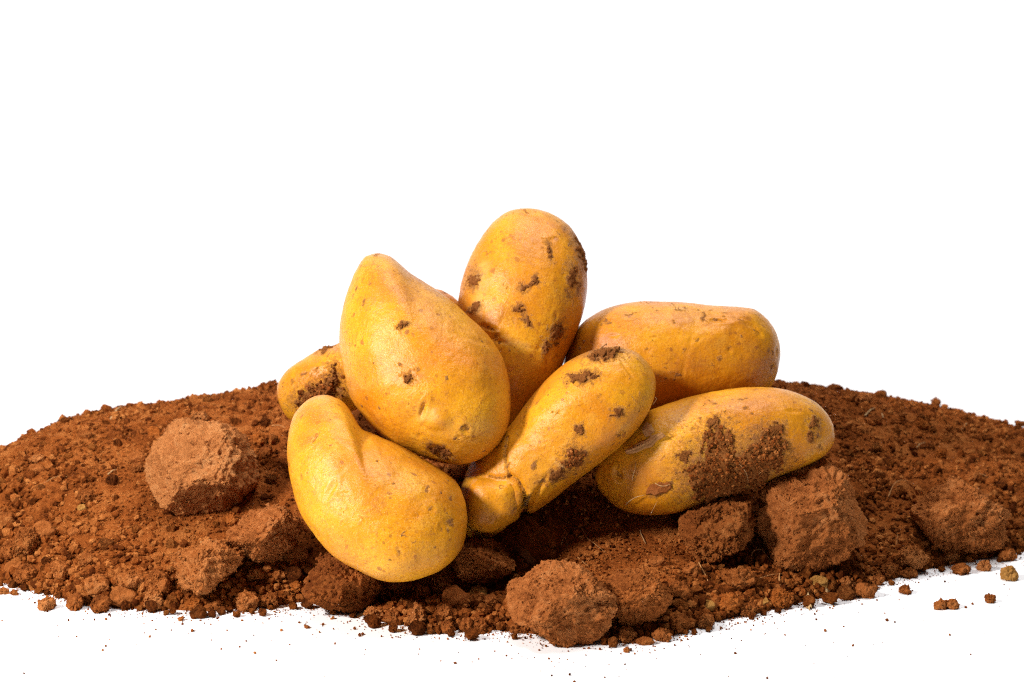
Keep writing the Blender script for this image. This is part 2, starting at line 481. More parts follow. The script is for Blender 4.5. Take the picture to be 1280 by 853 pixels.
def spot_mask(px, py, spots, warp=0.0):
    m = np.full(px.shape, -1.0)
    if warp and len(spots):
        q = np.stack([px, py, np.zeros_like(px)], 1)
        px = px + warp * (vnoise(q * 0.16, 3) + 0.6 * vnoise(q * 0.42, 4)); py = py + warp * (vnoise(q * 0.16, 8) + 0.6 * vnoise(q * 0.42, 9))
    for s in spots:
        cx, cy, rx, ry = s[:4]; a = math.radians(s[4]) if len(s) > 4 else 0
        dx = px - cx; dy = py - cy
        u = dx * math.cos(a) + dy * math.sin(a); v = -dx * math.sin(a) + dy * math.cos(a)
        m = np.maximum(m, 1 - np.sqrt((u / rx) ** 2 + (v / ry) ** 2))
    return m

def potato(name, pts, centre, Y, depth, mat, p=2.2, tilt=(0, 0), spots=(), patches=(), dimples=(), creases=(), pale=(), russet=(), seed=0,
           n=78, parent=None, lump=0.0014, wild=34):
    L_ = Lump(pts, centre, Y, depth, p, tilt, smooth=2.2)
    dimples = list(dimples) + [(q[0] + 1, q[1], q[2] * 1.1, q[3] * 1.1, q[4] if len(q) > 4 else 0, 0.00035) for q in spots if q[2] + q[3] > 6.5]
    def disp(pos, nrm, d):
        px, py = L_.px(pos); front = d[:, 2] > 0
        q = pos + seed * 3.1
        edge = np.clip(np.abs(d[:, 2]) * 2.2, 0.12, 1)       # keep the outline true
        h = edge * lump * fbm(q, 42, 2, seed) + 0.00022 * fbm(q, 260, 2, seed + 5)
        for (cx, cy, rx, ry, ang, dp) in dimples:
            m = spot_mask(px, py, [(cx, cy, rx, ry, ang)])
            r = 1 - m
            h = h - np.where(front, dp * np.exp(-(r * 1.4) ** 2) - 0.35 * dp * np.exp(-((r - 1.25) * 2.6) ** 2), 0)
        for (line, wd, dp) in creases:
            dd = np.min([seg_d(px, py, line[i], line[i + 1]) for i in range(len(line) - 1)], axis=0)
            h = h - np.where(front, dp * np.exp(-(dd / wd) ** 2), 0)
        return pos + nrm * h[:, None]
    L_.disp = disp
    D_, F = cubesphere(n)
    pos, nrm = L_.local(D_)
    px, py = L_.px(pos)
    front = D_[:, 2] > 0
    rr = np.random.RandomState(seed + 100)
    dm = np.where(front, spot_mask(px, py, list(spots) + [(c[0], c[1], c[2] * 2.4, c[3] * 2.4, c[4] if len(c) > 4 else 0) for c in patches], 4.5), -1)
    for (line, wd, dp) in creases:                            # dark line along the deeper creases
        if dp > 0.001:
            dd = np.min([seg_d(px, py, line[i], line[i + 1]) for i in range(len(line) - 1)], axis=0)
            dm = np.where(front, np.maximum(dm, 0.7 * np.exp(-(dd / 1.6) ** 2)), dm)
    for _ in range(wild):                                     # specks of soil all round
        c = rr.normal(size=3); c /= np.linalg.norm(c)
        rad = abs(rr.normal()) * 0.03 + 0.02
        dd = np.linalg.norm(D_ - c, axis=1)
        if c[2] > -0.1 and rad > 0.045: rad = 0.035
        dm = np.maximum(dm, 1 - dd / rad)
    ru = np.where(front, np.clip(spot_mask(px, py, russet) * 1.2, 0, 0.8), 0.12) if len(russet) else np.zeros(len(D_))
    pl = np.zeros(len(D_))
    for (line, wd) in pale:
        dd = np.min([seg_d(px, py, line[i], line[i + 1]) for i in range(len(line) - 1)], axis=0)
        pl = np.maximum(pl, np.where(front, np.exp(-(dd / wd) ** 2), 0))
    Wp = L_.world(pos)
    if parent is None:
        root = bpy.data.objects.new(name, None); scene.collection.objects.link(root); root.location = L_.C
        root.empty_display_size = 0.02; holder = root; pname = 'skin'
    else: holder = parent; root = None; pname = name
    o = mesh_obj(pname, Wp, F, mat, holder, origin=L_.C, attrs={'dirt_crease': np.clip(dm, -1, 1), 'russet': ru, 'pale': pl * 0.2})
    for k, c in enumerate(patches):                            # raised crusts of dried soil
        cx, cy, rx, ry = c[:4]; ang = c[4] if len(c) > 4 else 0; hgt = c[5] if len(c) > 5 else 0.0011
        R = max(rx, ry) * 1.5
        st = max(0.55, R / 40)
        a = np.arange(-R, R + st, st)
        U, Vv = np.meshgrid(a, a, indexing='ij'); Uf = U.ravel() + cx; Vf = Vv.ravel() + cy
        u = (Uf - centre[0]) * L_.pix; v = -(Vf - centre[1]) * L_.pix
        pp, nn = L_.local(L_.from_uv(u, v))
        q = np.stack([Uf, Vf, np.full_like(Uf, seed * 9.0 + k)], 1)
        msk = spot_mask(Uf, Vf, [(cx, cy, rx, ry, ang)], 3.2 if rx < 15 else 6) + 1.15 * fbm(q, 1.3 / min(rx, ry), 5, seed + k, 0.72) - 0.04
        hh = hgt * (np.clip(msk, -0.3, 0.45) / 0.45 + 0.75 * fbm(q, 0.16, 4, seed + 3 + k, 0.7))
        hh = np.where(msk < -0.05, -0.0008, hh)
        pp = pp + nn * hh[:, None]
        rho = np.hypot(u, v) / L_.rad(np.arctan2(v, u))
        idx = np.arange(len(Uf)).reshape(U.shape)
        f = np.stack([idx[:-1, :-1], idx[:-1, 1:], idx[1:, 1:], idx[1:, :-1]], -1).reshape(-1, 4)
        f = f[(msk[f] > -0.12).any(1) & (rho[f] < 0.995).all(1)]
        if not len(f): continue
        us, iv = np.unique(f, return_inverse=True)
        mesh_obj('soil_patch', L_.world(pp[us]), iv.reshape(f.shape), M_CRUST, holder, origin=L_.C)
        if min(rx, ry) > 8:                                    # loose grains clinging to the thicker crusts
            ii = np.nonzero((msk > 0.0) & (rho < 0.97))[0]
            if len(ii) > 10:
                ii = rr.choice(ii, min(len(ii), int(rx * ry * 0.45)), replace=False)
                W_ = L_.world(pp[ii]) - L_.C; gr_r = np.clip(np.abs(rr.normal(0, 1, len(ii))) * 0.0004 + 0.00025, 0, 0.0013)
                gg = crumb_mass('soil_grains', W_[:, 0] , W_[:, 1], W_[:, 2], gr_r, None, None, parent=holder)
                gg.location = (0, 0, 0)
    return (root or o), L_

PM = [potato_material('potato_skin_%s' % w, seed=s, dusty=d, mott=mo) for w, s, d, mo in
      (('smooth', 0.3, 0.25, 0.4), ('freckled', 1.3, 0.8, 0.6), ('russet', 2.3, 0.3, 0.95), ('dusty', 3.3, 0.9, 0.4), ('golden', 4.3, 0.2, 0.55), ('mottled', 5.3, 0.35, 1.0), ('muddy', 6.3, 0.3, 1.0))]

A_pts = [(402,495),(422,502),(432,512),(440,525),(449,538),(471,547),(497,558),(524,573),(550,588),(570,604),(581,627),(584,650),(580,677),(566,698),(543,713),
         (511,722),(481,721),(455,711),(422,693),(396,667),(376,639),(365,608),(358,575),(358,545),(363,522),(373,508),(386,498)]
A, LA = potato('potato', A_pts, (470, 620), -0.040, 0.036, PM[3], tilt=(0.0, -0.45), seed=1,
    spots=[(535,608,4,4),(525,639,5,4),(542,631,5,4),(553,654,3,6,-20),(563,648,6,6),(504,680,2.5,8,-30),(396,549,5,2,-30),(467,553,3,2),(566,620,2.5,5,-20),(482,601,2,2),(560,636,3,3),(437,633,2,3),(520,668,2,2),(497,650,2,2),(412,520,3,2),(548,676,3,2),(453,694,2,2),(510,658,5,1.5,-50)],
    dimples=[(420,606,5,15,28,0.0009),(436,612,9,4,-20,0.0005),(504,683,3,9,-25,0.0004),(440,545,26,10,25,0.0012)],
    pale=[([(414,614),(420,596)],2.5),([(430,590),(440,580)],2)], russet=[(400,520,38,22),(385,550,26,14),(470,630,30,40)])
tag(A, 'lowest potato lying in front of all others, bent like a pear with a narrow neck', 'potato', 'freshly dug potatoes')

B_pts = [(469,315),(481,317),(495,326),(509,339),(526,350),(548,364),(571,382),(588,398),(607,416),(624,440),(634,465),(638,490),(638,512),(633,537),(619,559),
         (599,573),(576,579),(550,576),(524,567),(491,552),(468,535),(452,516),(438,496),(430,465),(424,437),(423,412),(426,390),(431,369),(438,348),(447,328),(457,318)]
B_, LB = potato('potato', B_pts, (535, 465), 0.012, 0.040, PM[1], tilt=(0.1, -0.25), seed=2,
    spots=[(503,465,3,3),(528,462,4,3),(583,533,5,6,0),(461,360,8,2.5,-30),(468,316,16,4,0),(446,332,3,9,25),(575,543,4,3),(594,546,4,3),(495,338,3,3),(513,352,4,3),(440,372,4,2,-20),(472,455,3,2),(512,503,3,4),(526,541,4,3),(541,398,2,2),(480,385,2,2),(552,348,3,2),(460,470,2,2),(588,415,2,2),(560,430,2,1.5)],
    patches=[(505,408,5,4,0,0.0006),(515,471,5,5,0,0.0009),(552,561,14,5.5,22,0.0007)],
    dimples=[(533,508,4,13,18,0.0014),(552,561,17,8,22,0.0010),(584,533,6,7,0,0.0005),(550,520,17,13,0,-0.0011),(590,424,30,4,20,0.0004)],
    pale=[([(530,520),(545,512)],5),([(548,518),(541,520)],5)], russet=[(470,345,36,30),(500,370,60,20),(525,350,50,14,35),(520,470,40,14)])
tag(B_, 'big pear-shaped potato with pointed top leaning over the bent one, deep eye near its base', 'potato', 'freshly dug potatoes')

C_pts = [(656,260),(675,262),(698,271),(715,286),(726,306),(732,327),(734,353),(732,375),(726,400),(716,426),(706,448),(690,490),(665,540),(640,575),(615,596),(597,597),(583,580),
         (575,545),(572,500),(570,440),(571,400),(573,375),(577,352),(585,327),(597,304),(613,281),(633,265)]
C_, LC = potato('potato', C_pts, (648, 420), 0.068, 0.036, PM[5], tilt=(0, -0.10), seed=3, wild=55,
    spots=[(705,286,6,4),(713,308,4,7,-15),(614,273,6,3,-40),(606,284,9,3.5,-50),(708,370,5,10),(723,363,4,8),(716,378,3,5),(652,402,4,3),(640,268,3,2),(598,334,2,2),(619,412,4,3),(692,447,4,3),(707,447,5,5),(678,405,3,2),(692,396,3,6),(620,421,5,4),(625,427,8,3),(640,435,5,4),(645,440,4,3),(672,377,2,2),(693,363,2,3),(610,317,8,3,-15),(586,338,2,2),(594,324,2,2),(633,375,3,2),(646,383,3,2),(660,268,10,3,5),(632,360,2,2),(640,299,3,2),(656,333,3,2),(588,392,3,3),(612,407,3,2)],
    patches=[(593,351,6,10,10,0.0007),(684,317,4,9,-5,0.0007),(729,318,7,21,-18,0.0012),(715,347,6,12,-15,0.0008),(668,355,6,5,-30,0.0006),(657,362,5,4,0,0.0006),(649,389,5,4,20,0.0007),(659,402,4,5,0,0.0006),(695,417,7,12,15,0.0008),(679,435,4,7,10,0.0007),(596,385,7,5,-30,0.0006)],
    creases=[([(606,422),(630,428),(655,434),(672,436)],2,0.0006)], dimples=[(664,268,14,4,8,0.0007),(612,410,12,4,15,0.0009),(690,300,9,3,-20,0.0006),(640,462,11,4,5,0.0006)],
    pale=[([(606,335),(602,365),(598,392)],8),([(630,426),(660,433)],3)], russet=[(665,315,34,40),(650,300,30,24),(700,285,40,14,35),(620,400,50,22),(725,315,14,50),(640,395,50,24)])  # the wide pale streak is a highlight painted into the skin
tag(C_, 'tallest potato standing upright at the top of the pile, flecked with soil flakes', 'potato', 'freshly dug potatoes')

D_pts = [(421,430),(409,433),(397,438),(381,448),(365,458),(354,469),(347,483),(348,500),(354,514),(363,525),(380,533),(405,530),(430,518),(455,508),(490,492),(530,462),(565,432),(584,408),(583,390),(573,377),(562,368),(548,362),(530,362),(495,382),(455,408)]
Dp, LD = potato('potato', D_pts, (460, 455), 0.075, 0.028, PM[2], seed=4,
    spots=[(384,468,5,4),(370,480,4,3),(366,490,4,3),(400,462,6,3),(357,480,3,3),(372,500,3,3),(359,510,3,3),(410,444,3,3),(374,516,3,2),(414,455,4,4),(393,475,5,3),(558,368,6,3,30)],
    patches=[(418,475,7,20,12,0.0022),(398,490,24,9,-25,0.0022),(412,488,20,12,-10,0.0024),(412,430,14,5,-28,0.0014)],
    russet=[(390,470,44,30),(560,370,30,14)])
tag(Dp, 'potato half hidden behind the pear-shaped one with clinging crumbly soil, only its ends showing', 'potato', 'freshly dug potatoes')

H_pts = [(706,447),(712,429),(720,413),(735,398),(757,386),(780,380),(802,377),(822,377),(855,378),(891,382),(927,384),(945,388),(960,401),(970,417),(975,439),(973,458),(968,475),(958,490),(935,502),(900,512),(860,520),(820,525),(780,520),(745,508),(718,488),(705,467)]
Hp, LH = potato('potato', H_pts, (840, 448), 0.075, 0.034, PM[2], seed=5, wild=55,
    spots=[(757,403,7,3,-10),(806,438,4,3),(846,385,12,3,5),(875,397,4,6),(905,437,3,4),(929,428,3,3),(802,380,2,3),(813,380,3,2),(750,404,3,2),(893,402,14,2,3),(920,399,9,2,10),(938,413,8,2,40),(849,440,3,6,20),(965,440,3,6),(840,468,8,3),(884,454,3,2),(960,460,4,6),(865,425,5,2),(827,470,4,3),(736,398,3,2),(812,422,5,2),(872,396,3,2),(828,460,6,2),(745,410,4,2),(700,395,3,3),(788,392,10,2,-15),(902,396,5,2)],
    dimples=[(893,402,14,3,3,0.0008),(930,407,10,3,25,0.0007),(790,396,12,3.5,-10,0.0007),(765,420,7,3,0,0.0006),(905,437,5,4,0,0.0006)],
    creases=[([(858,425),(851,447),(848,470)],1.6,0.0005),([(880,396),(910,396),(935,405),(945,420)],2.2,0.0005)],
     russet=[(850,400,70,16),(780,400,50,22),(850,460,40,36),(915,400,36,18),(960,440,18,40),(750,430,40,40)])
tag(Hp, 'potato lying level on top at the back, above the mud-smeared one, with scratched russet skin', 'potato', 'freshly dug potatoes')

G_pts = [(636,535),(658,505),(681,477),(704,456),(731,441),(757,434),(777,434),(796,441),(811,456),(818,473),(817,492),(809,515),(796,535),(777,555),(754,574),(731,592),(708,610),(685,628),
         (670,638),(661,642),(655,633),(649,635),(643,652),(634,661),(618,671),(600,675),(586,672),(577,660),(573,640),(574,618),(580,600),(588,580),(601,562),(619,547)]
Gp, LG = potato('potato', G_pts, (700, 560), 0.006, 0.034, PM[4], p=2.7, tilt=(0.12, 0.0), seed=6, n=112,
    spots=[(747,495,5,3),(797,511,3,4),(646,541,3,2),(665,554,2,2),(673,597,10,7,-20),(703,455,3,2),(687,508,3,2),(697,513,5,2),(764,452,5,3),(775,550,3,2),(773,540,4,4),(747,565,3,2),(805,495,3,2),(700,470,3,2),(686,492,2,2),(735,508,2,2),(720,583,6,3,-30),(660,585,2,2),(690,575,2,2),(790,500,2,2),(657,505,4,2,-50),(780,470,2,2)],
    patches=[(749,441,19,7,-6,0.0016),(726,471,14,6,-10,0.0010),(767,513,6,6,-30,0.0006),(721,535,5,4,0,0.0005),(716,571,11,13,20,0.0007),(696,589,9,5,-30,0.0006)],
    creases=[([(772,448),(780,460),(786,468)],1.6,0.0004),([(634,545),(631,562),(633,581),(637,590)],1.8,0.0011),([(638,592),(648,597),(654,608),(656,625),(656,642),(655,652)],2.4,0.0032),([(612,592),(624,594),(638,592)],1.6,0.0012),([(584,655),(600,668),(622,667)],2.0,0.0012)],
    pale=[([(688,570),(702,580)],2)], russet=[(672,490,40,12,-48),(690,590,40,22,-30),(745,445,34,12)])
tag(Gp, 'slanting middle potato with a cracked knobbly lower end and soil on its shoulder', 'potato', 'freshly dug potatoes')
K_pts = [(583,634),(584,614),(592,600),(606,596),(620,597),(630,595),(640,593),(648,598),(652,607),(653,621),(651,640),(647,649),(636,656),(622,663),(610,665),(596,662),(587,654)]
Kn, LK = potato('cracked_knob', K_pts, (618, 630), -0.0162, 0.0165, PM[4], p=2.9, seed=7, n=60, parent=Gp, wild=5, lump=0.0007,
    spots=[(608,633,2,2),(614,645,3,5),(626,606,2,2),(643,633,4,2),(641,645,2,2)], russet=[(600,640,20,20)])
Kn['label'] = 'rounded knob split from the potato by a crack'

I_pts = [(780,532),(798,520),(816,512),(844,502),(880,492),(916,486),(945,484),(975,486),(1000,493),(1022,505),(1036,521),(1043,539),(1041,554),(1033,566),(1018,578),(996,587),(971,597),(953,604),(924,614),(895,625),(865,635),(836,642),(800,643),(773,635),(754,618),(744,600),(747,580),(760,556)]
Ip, LI = potato('potato', I_pts, (890, 566), 0.016, 0.032, PM[6], seed=9, wild=55,
    spots=[(882,525,6,6),(851,566,8,6),(770,591,5,9,-15),(1040,540,3,6),(858,545,4,3),(890,502,6,3),(878,500,3,2),(930,512,3,2),(995,513,4,2),(1022,560,4,4),(1010,566,3,3),(837,543,3,3),(873,503,4,2),(930,537,6,4),(920,545,4,3),(862,535,5,4),(970,560,6,5),(980,558,4,4),(988,570,4,4),(850,575,6,4),(827,566,3,3),(850,530,3,2),(816,610,14,12),(835,600,6,4),(965,540,5,3),(786,590,3,5),(1018,560,2,2),(962,530,4,2),(760,600,4,3),(858,560,3,2),(900,540,6,4),(945,520,3,2),(992,540,3,2)],
    patches=[(893,590,32,36,10,0.0016),(893,545,16,14,0,0.0012),(930,583,36,24,-14,0.0014),(948,556,20,18,10,0.0012),(905,606,36,16,-12,0.0014),(1012,526,6,5,-10,0.0006),(1008,543,6,5,20,0.0006),(963,535,9,6,-30,0.0007),(884,526,8,5,-20,0.0008),(850,567,8,5,0,0.0006)],
    dimples=[(770,591,6,9,-10,0.0012),(838,545,9,3,-15,0.0007),(985,513,10,3,5,0.0006),(1022,556,6,3,30,0.0006)], russet=[(930,510,60,22),(880,505,50,20),(850,580,40,60),(950,540,50,30),(800,600,40,40)])
tag(Ip, 'potato lying along the soil beside the square-cut clod, smeared with a broad dark mud patch', 'potato', 'freshly dug potatoes')

# ------------------------------------------------------------------ big clods
SOLIDS = [A_pts, B_pts, C_pts, D_pts, H_pts, G_pts, K_pts, I_pts]
def clod(name, pts, centre, Y, depth, mat, facets=(), rough=0.10, seed=0, n=55, extra=9, p=2.3, grain=(0.0011, 0.0007), strat=None, grains=0):
    L_ = Lump(pts, centre, Y, depth, p, (0, 0), smooth=1.0)
    rr = np.random.RandomState(seed)
    pl = [(np.array(f[:3]) / np.linalg.norm(f[:3]), f[3]) for f in facets]
    for _ in range(extra):
        v = rr.normal(size=3); v[2] = abs(v[2]) * (1 if rr.rand() < .7 else -1) + 0.2 * np.sign(v[2]); v /= np.linalg.norm(v)
        pl.append((v, rr.uniform(0.74, 0.95)))
    def disp(pos, nrm, d):
        sc = np.array([L_.mean, L_.mean, L_.D])
        q = pos / sc
        r0 = L_.rad(np.arctan2(pos[:, 1], pos[:, 0])) / L_.mean
        for nn, off in pl:
            o = max(off, 0.98 * math.hypot(nn[0], nn[1]))
            ex = np.maximum(q @ nn - o, 0)
            q = q - nn * (ex * 0.95)[:, None]
        pos = q * sc
        w = pos + seed * 1.37
        edge = np.clip(np.abs(d[:, 2]) * 2.5, 0.35, 1)
        h = edge * rough * L_.mean * fbm(w, 1.1 / L_.mean, 3, seed) \
            + edge * rough * 0.45 * L_.mean * fbm(w, 3.2 / L_.mean, 3, seed + 9, 0.6, True)
        h = h + grain[0] * fbm(w, 150, 5, seed + 2, 0.68) - grain[1] * 1.8 * np.clip(fbm(w, 210, 2, seed + 4) - 0.25, 0, 1) * 2
        if strat:
            s_ = (w @ np.array(strat[:3])) * strat[3] + 0.8 * fbm(w, 90, 2, seed)
            h = h + strat[4] * (np.abs((s_ % 1.0) - 0.5) * 2 - 0.5)
        return pos + nrm * h[:, None]
    L_.disp = disp
    D_, F = cubesphere(n)
    pos, nrm = L_.local(D_)
    W_ = L_.world(pos)
    if grains:                                               # the crumbly broken surface
        F = np.concatenate([F[:, [0, 1, 2]], F[:, [0, 2, 3]]])
        ii = rr.randint(0, len(W_), grains); ii = ii[rr.rand(grains) < np.clip(0.55 + 1.3 * fbm(W_[ii], 120, 2, seed), 0, 1)]
        m_ = len(ii); gr_ = 0.00030 + np.abs(rr.normal(0, 1, m_)) * 0.00033; gr_ = np.minimum(gr_, 0.0013)
        v = OCT_V[None] * rr.uniform(0.7, 1.25, (m_, 6, 1)) + rr.normal(0, 0.25, (m_, 6, 3))
        v = v * gr_[:, None, None] + (W_[ii] + rr.normal(0, 0.0002, (m_, 3)))[:, None]
        F = np.concatenate([F, (OCT_F[None] + (np.arange(m_) * 6)[:, None, None] + len(W_)).reshape(-1, 3)])
        W_ = np.concatenate([W_, v.reshape(-1, 3)])
    o = mesh_obj(name, W_, F, mat, origin=L_.C)
    return o, L_

def ybase(px, py):
    return hit(px, py)[1]

BIG = [
 ([(220,527),(240,526),(257,530),(276,527),(285,527),(297,540),(306,554),(315,577),(319,596),(314,612),(301,626),(283,637),(259,642),(233,644),(212,640),(203,631),(191,615),(187,605),(176,596),(179,584),(189,568),(198,554),(205,540),(212,530)],
  (248,588), (245,640), 0.026, 'pale', [(-.25,.62,.75,.62),(.15,-.72,.66,.42),(.85,.15,.55,.50),(-.75,-.05,.62,.62),(.2,.35,.9,.70)], .08, 'largest pale dusty clod, broken-faced, high on the slope away from the others', None),
 ([(283,666),(298,656),(315,643),(332,639),(349,635),(363,641),(378,650),(384,659),(381,669),(370,681),(353,692),(336,699),(319,703),(309,699),(304,688),(292,677)],
  (335,668), (335,698), 0.021, 'pale2', [(.1,-.7,.7,.45),(-.3,.6,.7,.7),(.7,-.2,.7,.6)], .12, 'wedge-shaped clod touching the left flank of the bent potato', None),
 ([(206,698),(222,694),(241,691),(256,683),(273,680),(290,681),(298,688),(301,700),(294,711),(283,721),(271,734),(260,741),(245,741),(229,737),(222,724),(212,714)],
  (257,711), (250,740), 0.018, 'clod', [(-.7,-.2,.6,.5),(.5,-.5,.7,.6)], .16, 'crumbly clod with a pale straw and dry leaf lying on its top edge', None),
 ([(384,718),(397,711),(402,698),(417,695),(432,702),(451,705),(468,714),(478,726),(478,737),(468,748),(451,757),(431,763),(410,757),(393,748),(384,735)],
  (432,731), (430,762), 0.017, 'clod', [(.6,-.3,.7,.7)], .14, 'rounded pitted clod tucked under the round end of the bent potato', None),
 ([(579,679),(603,676),(624,682),(635,696),(650,710),(646,717),(631,717),(622,727),(609,732),(598,726),(582,722),(573,712),(571,701),(573,688)],
  (608,703), (605,728), 0.015, 'clod', [(.4,.6,.7,.55),(.1,-.7,.7,.55)], .10, 'dark layered clod like split wood beneath the cracked knob', (0.5,0.8,0.3,420,0.0006)),
 ([(635,742),(641,729),(657,720),(676,712),(695,707),(716,710),(734,718),(755,735),(768,750),(777,772),(774,787),(761,801),(740,806),(717,804),(695,801),(680,791),(665,783),(646,776),(637,765)],
  (706,758), (730,805), 0.023, 'pale2', [(.28,-.42,.86,.60),(-.5,.3,.8,.75),(.1,.75,.65,.72)], .11, 'big rough clod at the very front with one smooth face, resting on paper', None),
 ([(757,735),(769,723),(791,717),(814,721),(832,736),(838,751),(825,766),(802,779),(780,778),(767,762)],
  (798,748), (800,778), 0.018, 'clod', [(.1,-.6,.8,.5)], .15, 'small rough clod close behind the smooth-faced front clod', None),
 ([(853,655),(856,646),(873,634),(898,626),(920,618),(938,624),(943,639),(944,663),(925,680),(906,693),(890,699),(869,697),(860,684),(854,670)],
  (899,660), (890,698), 0.016, 'dark', [(.0,.85,.5,.55),(-.2,-.2,.95,.6)], .10, 'dark flat-topped clod wedged between the muddy potato and the square-cut clod', (0.3,0.9,0.2,330,0.0005)),
 ([(943,625),(957,612),(971,591),(991,582),(1027,573),(1039,581),(1057,598),(1070,629),(1082,656),(1085,670),(1067,687),(1046,701),(1019,711),(984,710),(964,701),(957,680),(947,660),(943,642)],
  (1014,645), (1010,709), 0.026, 'pale2', [(-.15,.72,.68,.72),(.15,-.45,.88,.72),(.8,.15,.6,.62),(-.8,-.1,.6,.68)], .09, 'biggest square-cut clod standing just below the tip of the muddy potato', None),
 ([(1139,639),(1146,618),(1167,605),(1184,597),(1204,605),(1222,615),(1232,627),(1252,634),(1270,646),(1278,663),(1270,677),(1235,685),(1197,687),(1170,682),(1158,667),(1150,655)],
  (1208,646), (1205,686), 0.022, 'pale2', [(0,.85,.5,.42),(.1,-.5,.85,.7)], .13, 'wide flat ledge-shaped clod on the slope furthest from the potatoes', (0.1,1.0,0.2,150,0.0009)),
]
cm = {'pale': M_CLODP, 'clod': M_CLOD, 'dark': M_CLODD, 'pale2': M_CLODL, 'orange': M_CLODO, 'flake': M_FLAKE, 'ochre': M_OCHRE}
for k, (pts, cen, bot, dep, mk, fac, rg, lab, st) in enumerate(BIG):
    g = hit(*bot)
    o, _ = clod('soil_clod', pts, cen, g[1] + dep * (0.25 if k in (0, 5, 8, 9) else -0.05), dep, cm[mk], fac, rg * 1.6, p=3.0, seed=200 + k, n=68, grain=(0.0040, 0.0012), strat=st, grains=1200 if mk == 'pale' else 2600)
    tag(o, lab, 'soil clod', 'big clods of earth')
    SOLIDS.append(pts)

# ------------------------------------------------------------------ middling clods, each in its own place
def small(cx, cy, w, h, mk, label, group, seed, flat=False, name='soil_clod', cat='soil clod', n=16, ground=True):
    k = rnd.randint(6, 9); pts = []
    ph = rnd.random() * 6.28
    for i in range(k):
        a = ph + (i + rnd.uniform(-.25, .25)) / k * 2 * math.pi
        r = rnd.uniform(0.9, 1.12)
        pts.append((cx + math.cos(a) * w / 2 * r, cy + math.sin(a) * h / 2 * r))
    g = hit(cx, cy + h * 0.38)
    dep = (w + h) / 4 * S * (0.55 if flat else rnd.uniform(0.85, 1.05))
    o, _ = clod(name, pts, (cx, cy), g[1] + dep * 0.12, dep, cm[mk], ((-.1, .4, .9, .62), (.3, -.5, .8, .7)) if flat else (), 0.22 if flat else 0.34, seed=seed,
                n=n, extra=1 if flat else 5, grain=(0.0004, 0.0002) if flat else (0.0020, 0.0008), grains=0 if flat or mk == 'ochre' else int(w * h * 0.55))
    return tag(o, label, cat, group)

